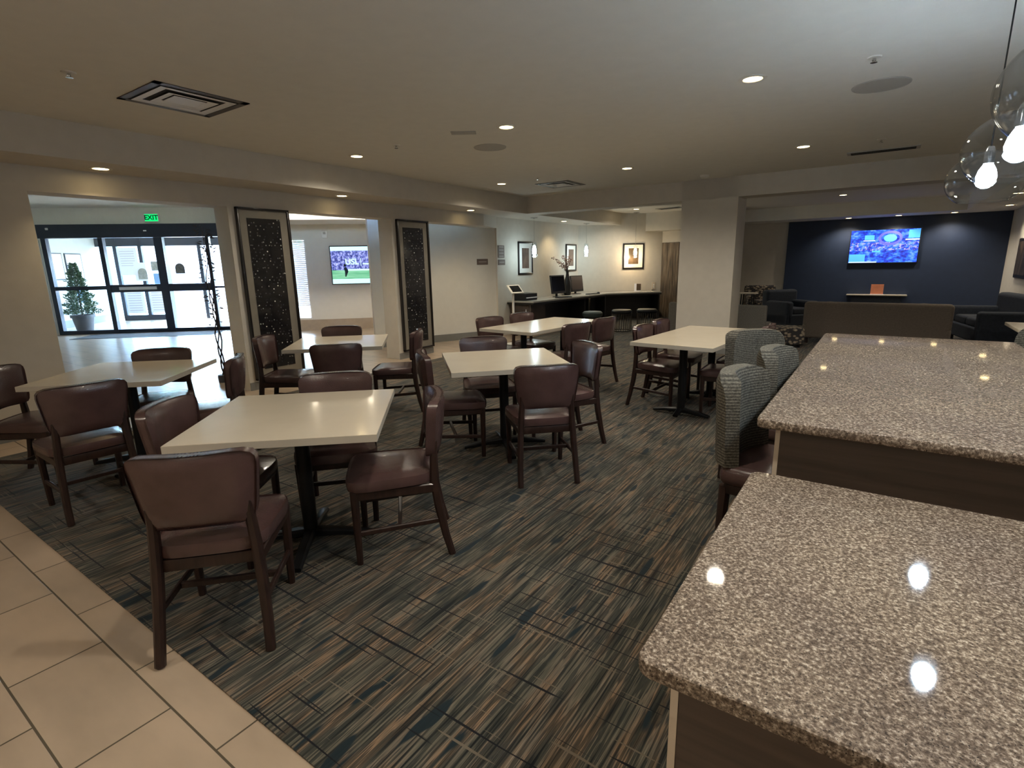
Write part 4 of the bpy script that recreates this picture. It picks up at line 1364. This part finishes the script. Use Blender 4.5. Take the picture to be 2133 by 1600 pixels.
# entrance mat
root = thing('entrance_mat', 'dark rectangular mat on the lobby tile before the glass doors', 'mat', EM @ Vector((2.4, -0.62, 0.0)), E_ANG)
a = MB(); a.span((-1.5, -0.42, 0), (1.5, 0.42, 0.008)); a.build('mat_pile', M_MAT, root, smooth=False)
a = MB()
for (p, q) in (((-1.55, -0.47), (1.55, -0.42)), ((-1.55, 0.42), (1.55, 0.47)), ((-1.55, -0.42), (-1.5, 0.42)), ((1.5, -0.42), (1.55, 0.42))):
    a.span((*p, 0), (*q, 0.006))
a.build('mat_border', M_BLACKPL, root, smooth=False)

# potted conifer outside the glass
root = thing('potted_conifer', 'potted small green conifer behind the left glass panel of the entrance', 'plant', EM @ Vector((0.12, 0.72, 0)), 0)
a = MB(); a.lathe([(0, 0.0), (0.17, 0.0), (0.23, 0.36), (0.26, 0.36), (0.26, 0.43), (0.23, 0.43), (0.22, 0.38), (0.0, 0.38)], 28); a.build('pot', M_POT, root)
a = MB(); a.lathe([(0.22, 0.385), (0.0, 0.40)], 20); a.build('soil', M_SOIL, root)
a = MB(); a.tube([(0, 0, 0.38), (0.02, 0, 1.0), (-0.01, 0, 1.66)], [0.022, 0.016, 0.004], 8); a.build('trunk', M_TWIG, root)
a = MB()
for k in range(3600):
    h_ = random.random() ** 1.15
    z = 0.44 + 1.25 * h_
    rad = (0.34 * (1 - h_) ** 0.85 + 0.02) * (0.9 + 0.2 * sin(h_ * 40)) 
    th = random.uniform(0, 2 * pi)
    r_ = rad * random.uniform(0.25, 1.1)
    p = Vector((r_ * cos(th), r_ * sin(th), z))
    dirv = Vector((cos(th), sin(th), random.uniform(0.2, 1.2))).normalized()
    ln = random.uniform(0.04, 0.10)
    side = dirv.cross(Vector((random.gauss(0, 1), random.gauss(0, 1), random.gauss(0, 1)))).normalized() * 0.016
    a.quad([p - side, p + dirv * ln * 0.6 - side * 0.9, p + dirv * ln, p + dirv * ln * 0.6 + side * 0.9])
a.build('foliage', M_LEAF, root, smooth=False, mesh_fix=False)

# tall twisted branches beside the opening
root = thing('twig_stand', 'tall thin dark twisted branches beside the right jamb of the entrance opening', 'plant', (-7.27, 3.56, 0), 0)
a = MB(); a.lathe([(0, 0), (0.06, 0), (0.065, 0.06), (0.06, 0.10), (0, 0.10)], 18); a.build('weighted_base', M_POT, root)
a = MB()
rnd = random.Random(3)
for s in range(3):
    pts = []
    x = y = 0.0
    for k in range(22):
        z = 0.10 + k * 0.092
        x = 0.012 * sin(k * 0.9 + s * 2) + 0.02 * sin(k * 0.35 + s)
        y = 0.03 * sin(k * 0.8 + s * 1.7) + 0.012 * s
        pts.append((x, y, z))
    a.tube(pts, [0.010 - 0.0003 * k for k in range(22)], 6)
a.build('stems', M_TWIG, root)
a = MB()
for k in range(120):
    z = rnd.uniform(0.75, 2.1)
    th = rnd.uniform(0, 2 * pi)
    p = Vector((0.05 * cos(th), 0.05 * sin(th) + 0.03 * sin(z * 8), z))
    dv = Vector((cos(th), sin(th), rnd.uniform(-0.6, 0.8))).normalized()
    sd = dv.orthogonal().normalized() * 0.012
    L = rnd.uniform(0.04, 0.08)
    a.quad([p, p + dv * L * 0.5 + sd, p + dv * L, p + dv * L * 0.5 - sd])
a.build('leaves', M_TWIG, root, smooth=False, mesh_fix=False)

# ================================================================== COMPUTER DESK
DZ = 0.73
root = thing('computer_desk', 'long dark angled computer desk with grey top along the back wall', 'desk', (0, 0, 0), 0)
a = MB(); a.prism([(-5.93, 9.38), (-5.73, 12.52), (-4.72, 13.72), (-5.15, 14.12), (-6.59, 12.55), (-6.59, 9.38)], DZ - 0.03, DZ); a.build('desktop', M_DESKTOP, root, smooth=False)
a = MB()
def edge_strip(mb, p, q, z0, z1, t_=0.02):
    p, q = Vector((*p, 0)), Vector((*q, 0)); d_ = (q - p).normalized(); n_ = Vector((d_.y, -d_.x, 0))
    mb.prism([(p.x, p.y), (q.x, q.y), ((q + n_ * -t_).x, (q + n_ * -t_).y), ((p + n_ * -t_).x, (p + n_ * -t_).y)], z0, z1)
edge_strip(a, (-5.935, 9.38), (-5.735, 12.52), DZ - 0.07, DZ - 0.03); edge_strip(a, (-5.735, 12.52), (-4.72, 13.72), DZ - 0.07, DZ - 0.03); edge_strip(a, (-6.59, 9.385), (-5.93, 9.385), DZ - 0.07, DZ - 0.03, -0.02)
a.build('desk_apron', M_DESK, root, smooth=False)
a = MB(); a.span((-6.55, 9.42, 0), (-6.02, 10.0, DZ - 0.03)); a.build('cabinet', M_DESKBR, root, smooth=False)
a = MB(); a.span((-6.5, 9.408, 0.06), (-6.07, 9.42, DZ - 0.09)); dd = a.build('cabinet_door', M_DESKBR, root, smooth=False)
a = MB(); a.span((-6.14, 9.395, 0.45), (-6.12, 9.408, 0.56)); a.build('handle', M_CHROME, dd, smooth=False)
a = MB(); a.span((-6.30, 10.0, 0.08), (-6.27, 12.6, DZ - 0.03)); a.prism([(-6.2, 12.6), (-5.05, 13.9), (-5.08, 13.93), (-6.23, 12.63)], 0.08, DZ - 0.03); a.build('modesty_panel', M_DESK, root, smooth=False)
for (p, q) in (((-6.5, 11.55), (-5.82, 11.50)), ((-6.3, 12.78), (-5.76, 12.5)), ((-5.20, 14.05), (-4.78, 13.68))):
    a = MB(); edge_strip(a, p, q, 0, DZ - 0.03, 0.035); a.build('side_panel', M_DESK, root, smooth=False)

def monitor(label, x, y, rz, scr_m, w, h, z0):
    root = thing('computer_monitor', label, 'monitor', (x, y, DZ), rz, 'monitors on the computer desk')
    a = MB(); a.lathe([(0, 0), (0.12, 0), (0.115, 0.012), (0.03, 0.02), (0, 0.02)], 24); a.build('stand_foot', M_BLACKPL, root)
    a = MB(); a.span((-0.03, 0.02, 0.015), (0.03, 0.05, 0.22), 0.006); a.build('stand_neck', M_BLACKPL, root)
    tilt = Matrix.Translation((0, 0, z0 + h / 2)) @ Matrix.Rotation(R(-8), 4, 'X')
    a = MB(); a.box((0, 0, 0), (w, 0.035, h), 0.006, m=tilt); a.build('display', M_BLACKPL, root)
    a = MB(); a.box((0, -0.0185, 0.01), (w - 0.05, 0.002, h - 0.08), m=tilt); a.build('screen', scr_m, root, smooth=False)
monitor('black computer monitor left of the dark vase on the desk', -6.22, 10.90, R(84), M_GLASSY, 0.54, 0.42, 0.08)
monitor('brown lit computer monitor right of the dark vase on the desk', -6.36, 12.10, R(82), M_SCREENW, 0.50, 0.40, 0.06)
for (x, y, rz, lab) in ((-5.98, 10.75, 75, 'black keyboard before the left monitor on the desk'), (-5.93, 12.15, 80, 'black keyboard before the right monitor on the desk')):
    root = thing('keyboard', lab, 'keyboard', (x, y, DZ), R(rz), 'keyboards on the desk')
    a = MB(); a.span((-0.21, -0.07, 0), (0.21, 0.07, 0.016), 0.004); a.build('case', M_BLACKPL, root)
    a = MB()
    for i in range(12):
        for j in range(4):
            a.span((-0.2 + i * 0.0335, -0.06 + j * 0.03, 0.016), (-0.2 + i * 0.0335 + 0.028, -0.06 + j * 0.03 + 0.025, 0.021))
    a.build('keys', M_DESK, root, smooth=False)
root = thing('computer_mouse', 'small dark computer mouse at the right end of the keyboards', 'mouse', (-6.0, 12.62, DZ), R(70))
a = MB(); a.sphere((0, 0, 0.0), 0.035, (0.9, 1.5, 0.9), 14)
for v in a.bm.verts:
    v.co.z = max(0, v.co.z)
a.build('shell', M_BLACKPL, root)
root = thing('bottle_vase', 'tall black bottle vase between the monitors', 'vase', (-6.36, 11.62, DZ), 0)
a = MB(); a.lathe([(0, 0), (0.075, 0), (0.09, 0.05), (0.095, 0.20), (0.085, 0.32), (0.045, 0.45), (0.034, 0.52), (0.036, 0.58), (0.028, 0.58), (0.026, 0.50), (0.0, 0.48)], 26); a.build('body', M_BLACKPL, root)
root = thing('dried_branches', 'spray of dusty pink dried branches in the black vase', 'branches', (-6.36, 11.62, DZ + 0.49), 0)
rnd = random.Random(11)
stems = MB(); flow = MB()
for (dx, dz_) in ((-0.55, 0.40), (-0.40, 0.32), (-0.22, 0.45), (-0.12, 0.38), (0.02, 0.46), (0.10, 0.36), (-0.30, 0.22)):
    u = Vector((0.12, 0.97, 0)) * dx * 1.3
    pts = [Vector((0, 0, 0)), u * 0.12 + Vector((0, 0, dz_ * 0.45)), u * 0.5 + Vector((0.03, -0.02, dz_ * 0.85)), u + Vector((0.05, 0.0, dz_))]
    stems.tube(pts, [0.006, 0.005, 0.004, 0.002], 6)
    for k in range(34):
        tt = rnd.uniform(0.35, 1.0)
        i = min(2, int(tt * 3)); q = tt * 3 - i
        p = pts[i].lerp(pts[i + 1], q) + Vector((rnd.gauss(0, 0.02), rnd.gauss(0, 0.02), rnd.gauss(0, 0.02)))
        flow.sphere(p, rnd.uniform(0.006, 0.014), seg=6)
stems.build('twigs', M_TWIG, root); flow.build('blossoms', M_BLOSSOM, root)
root = thing('desk_printer', 'low black device on the desk behind the white tablet', 'printer', (-6.35, 9.72, DZ), R(85))
a = MB(); a.span((-0.22, -0.16, 0.0), (0.22, 0.16, 0.15), 0.015); a.build('body', M_BLACKPL, root)
a = MB(); a.span((-0.18, -0.18, 0.05), (0.18, -0.15, 0.07)); a.build('paper_tray', M_PAPER, root, smooth=False)
root = thing('tent_card', 'small dark and white tent card on the right part of the desk', 'card', (-5.38, 13.72, DZ), R(35))
a = MB(); a.span((-0.09, -0.004, 0.0), (0.09, 0.004, 0.20), 0.001); a.build('card', M_PAPER, root)
a = MB(); a.span((-0.03, -0.0065, 0.02), (0.088, -0.0041, 0.195)); a.build('photo', M_ART2, root, smooth=False)
root = thing('outlet_plate', 'pale wall plate above the right end of the desk', 'outlet', (-5.12, 14.21, 0.85), R(47))
a = MB(); a.span((-0.05, -0.012, -0.10), (0.05, 0, 0.10), 0.004); a.build('plate', M_STRIP, root)
a = MB(); a.span((-0.018, -0.015, 0.01), (0.018, -0.012, 0.05), 0.002); a.span((-0.018, -0.015, -0.05), (0.018, -0.012, -0.01), 0.002); a.build('sockets', M_WHITEPL, root)

# tablet stand
root = thing('tablet_stand', 'white tablet kiosk on a slim pole beside the desk', 'tablet stand', (-5.70, 8.30, CZ0), 0)
a = MB(); a.lathe([(0, 0), (0.16, 0), (0.16, 0.008), (0.03, 0.016), (0, 0.016)], 28); a.build('base', M_WHITEPL, root)
a = MB(); a.tube([(0, 0, 0.01), (0, 0, 0.99)], 0.022, 14); a.build('pole', M_WHITEPL, root)
tm = Matrix.Translation((0.02, 0.02, 1.03)) @ Matrix.Rotation(R(72), 4, 'Z') @ Matrix.Rotation(R(42), 4, 'X')
a = MB(); a.box((0.02, 0, 0), (0.29, 0.22, 0.02), 0.006, m=tm); tc_ = a.build('tablet_case', M_WHITEPL, root)
a = MB(); a.box((0.02, 0, 0.0105), (0.22, 0.16, 0.002), m=tm); a.build('tablet_screen', M_GLASSY, tc_, smooth=False)

# wire drum stools at the desk
def drum_stool(label):
    root = thing('wire_stool', label, 'stool', (0, 0, 0), 0, 'wire drum stools at the desk')
    a = MB(); a.lathe([(0, 0.40), (0.21, 0.40), (0.225, 0.415), (0.225, 0.44), (0.20, 0.465), (0, 0.47)], 32); a.build('cushion', M_BLACKPL, root)
    a = MB(); a.lathe([(0.205, 0.0), (0.225, 0.0), (0.225, 0.012), (0.205, 0.012), (0.205, 0.0)], 32); a.lathe([(0.205, 0.388), (0.225, 0.388), (0.225, 0.40), (0.205, 0.40), (0.205, 0.388)], 32); a.build('hoop', M_BLACK, root)
    a = MB()
    for k in range(26):
        an = 2 * pi * k / 26
        a.tube([(0.214 * cos(an), 0.214 * sin(an), 0.01), (0.214 * cos(an), 0.214 * sin(an), 0.39)], 0.006, 5)
    a.build('wire_rods', M_CHROME if False else M_VENTD, root)
    return root
ds = drum_stool('black wire drum stool at the angled part of the desk, left of two')
ds.location = (-4.68, 11.05, CZ0)
dup(ds, (-4.24, 11.42, CZ0), 0.1, 'black wire drum stool at the angled part of the desk, right of two')
root = thing('desk_stool', 'round dark green cushioned stool by the straight part of the desk', 'stool', (-5.15, 10.55, CZ0), 0)
a = MB(); a.lathe([(0, 0.34), (0.2, 0.34), (0.22, 0.37), (0.22, 0.42), (0.19, 0.45), (0, 0.455)], 28); a.build('cushion', mat('green_vinyl', (0.05, 0.065, 0.06), 0.4), root)
a = MB(); a.lathe([(0, 0.0), (0.17, 0.0), (0.18, 0.34), (0, 0.34)], 28); a.build('drum', M_DESK, root)

# weathered wood panel
root = thing('wood_panel', 'weathered brown wood panel on the wall left of the pillar', 'wall panel', (-4.35, 14.36, 0), 0)
a = MB()
for k in range(8):
    a.span((-0.62 + k * 0.155, -0.04, 0.0), (-0.62 + k * 0.155 + 0.152, 0, 1.98), 0.003)
a.build('planks', M_BARN, root, smooth=False)

# ================================================================== LOUNGE
def parsons_chair(label, loc, rz, group='grey armless lounge chairs by the pillar'):
    root = thing('lounge_chair', label, 'chair', loc, rz, group)
    a = MB(); a.box((0, -0.24, 0.46), (0.50, 0.12, 0.56), 0.03, 3); a.build('backrest', M_GREYFAB, root)
    a = MB(); a.box((0, 0.05, 0.33), (0.50, 0.52, 0.18), 0.03, 3); a.build('seat', M_GREYFAB, root)
    for sx in (-1, 1):
        for sy in (-0.26, 0.27):
            a = MB(); a.tube([(sx * 0.21, sy, 0), (sx * 0.21, sy, 0.25)], 0.02, flat=[(0.03, 0.03), (0.045, 0.045)]); a.build('leg', M_WOOD, root)
parsons_chair('grey upholstered armless chair right of the pillar, back to the camera', (-1.79, 10.0, CZ0), 0.0)
parsons_chair('grey upholstered armless chair left of the pillar, mostly hidden', (-3.05, 10.25, CZ0), 0.1)
root = thing('side_table', 'small round pale topped side table with dark legs near the lounge corner', 'table', (-2.75, 14.4, CZ0), 0)
a = MB(); a.lathe([(0, 0.66), (0.23, 0.66), (0.235, 0.67), (0.235, 0.685), (0, 0.69)], 28); a.build('tabletop', M_TEDGE, root)
for k in range(4):
    an = R(45 + 90 * k)
    a = MB(); a.tube([(0.2 * cos(an), 0.2 * sin(an), 0), (0.17 * cos(an), 0.17 * sin(an), 0.66)], 0.016, 8); a.build('leg', M_BLACK, root)
def armchair(name, label, loc, rz, m, w, d_, hb, ha, cat='armchair', cushions=1):
    root = thing(name, label, cat, loc, rz)
    a = MB(); a.box((0, 0, 0.22), (w, d_, 0.24), 0.03, 3); a.build('seat_base', m, root)
    a = MB(); vs = a.box((0, -d_ / 2 + 0.1, (hb + 0.2) / 2 + 0.05), (w, 0.2, hb - 0.2), 0.06, 4); a.build('backrest', m, root)
    for s in (-1, 1):
        a = MB(); a.box((s * (w / 2 - 0.08), 0.03, ha / 2 + 0.06), (0.16, d_ - 0.06, ha - 0.1), 0.05, 4); a.build('armrest', m, root)
    cw = (w - 0.36) / cushions
    for k in range(cushions):
        a = MB(); a.box((-(w - 0.36) / 2 + cw * (k + 0.5), 0.08, 0.40), (cw - 0.01, d_ - 0.25, 0.14), 0.04, 4); a.build('cushion', m, root)
    for sx in (-1, 1):
        for sy in (-1, 1):
            a = MB(); a.tube([(sx * (w / 2 - 0.08), sy * (d_ / 2 - 0.08), 0), (sx * (w / 2 - 0.08), sy * (d_ / 2 - 0.08), 0.11)], 0.02, flat=(0.05, 0.05)); a.build('foot', M_WOOD, root)
    return root
armchair('armchair', 'patterned tan and brown armchair against the beige lounge wall', (-2.55, 15.1, CZ0), R(200), M_PATT, 0.75, 0.75, 0.78, 0.58)
armchair('armchair', 'dark blue armchair left of the sofa before the navy wall', (-1.62, 13.0, CZ0), R(230), M_DARKFAB, 0.80, 0.80, 0.78, 0.60)
so = armchair('sofa', 'long taupe sofa seen from behind, facing the blue television', (-0.06, 11.25, CZ0), 0.0, M_SOFA, 2.10, 0.85, 0.69, 0.60, 'sofa', 2)
for s in (-1, 1):
    cu = thing('throw_cushion', f'taupe cushion peeking over the sofa back at its {"left" if s < 0 else "right"} end', 'cushion', (-0.06 + s * 0.67, 11.17, 0.615), 0, 'cushions on the sofa')
    a = MB(); a.sphere((0, 0, 0), 0.2, (1.0, 0.35, 0.62), 18, m=Matrix.Rotation(R(-12), 4, 'X')); a.build('cover', M_SOFA, cu)
armchair('loveseat', 'dark charcoal loveseat right of the taupe sofa', (1.62, 12.0, CZ0), R(100), M_DARKFAB, 1.5, 0.85, 0.80, 0.60, 'loveseat', 2)
root = thing('ottoman', 'low patterned tan ottoman on the carpet left of the sofa', 'ottoman', (-1.28, 10.35, CZ0), 0.2)
a = MB(); a.box((0, 0, 0.19), (0.5, 0.5, 0.30), 0.05, 4); a.build('cushion', M_PATT, root)
a = MB()
for sx in (-1, 1):
    for sy in (-1, 1):
        a.cyl((sx * 0.18, sy * 0.18, 0.02), 0.02, 0.04, 10)
a.build('feet', M_BLACK, root)
root = thing('lounge_table', 'pale topped table at the right edge of the photo beyond the bar', 'table', (1.72, 7.9, CZ0), R(0))
a = MB(); a.span((-0.5, -0.38, 0.70), (0.5, 0.38, 0.735), 0.003); a.build('tabletop', M_TABLE, root)
a = MB(); a.lathe([(0, 0.70), (0.04, 0.70), (0.04, 0.05), (0.25, 0.03), (0.25, 0.0), (0, 0.0)], 24); a.build('pedestal', M_BLACK, root)
root = thing('framed_picture', 'dark framed picture on the right lounge wall, cut by the photo edge', 'picture', (2.19, 14.2, 1.43), 0)
a = MB(); a.span((-0.03, -0.55, -0.38), (0, 0.55, 0.38), 0.004); a.build('frame', M_FRAME, root)
a = MB(); a.span((-0.033, -0.49, -0.32), (-0.029, 0.49, 0.32)); a.build('print', M_ART2, root, smooth=False)
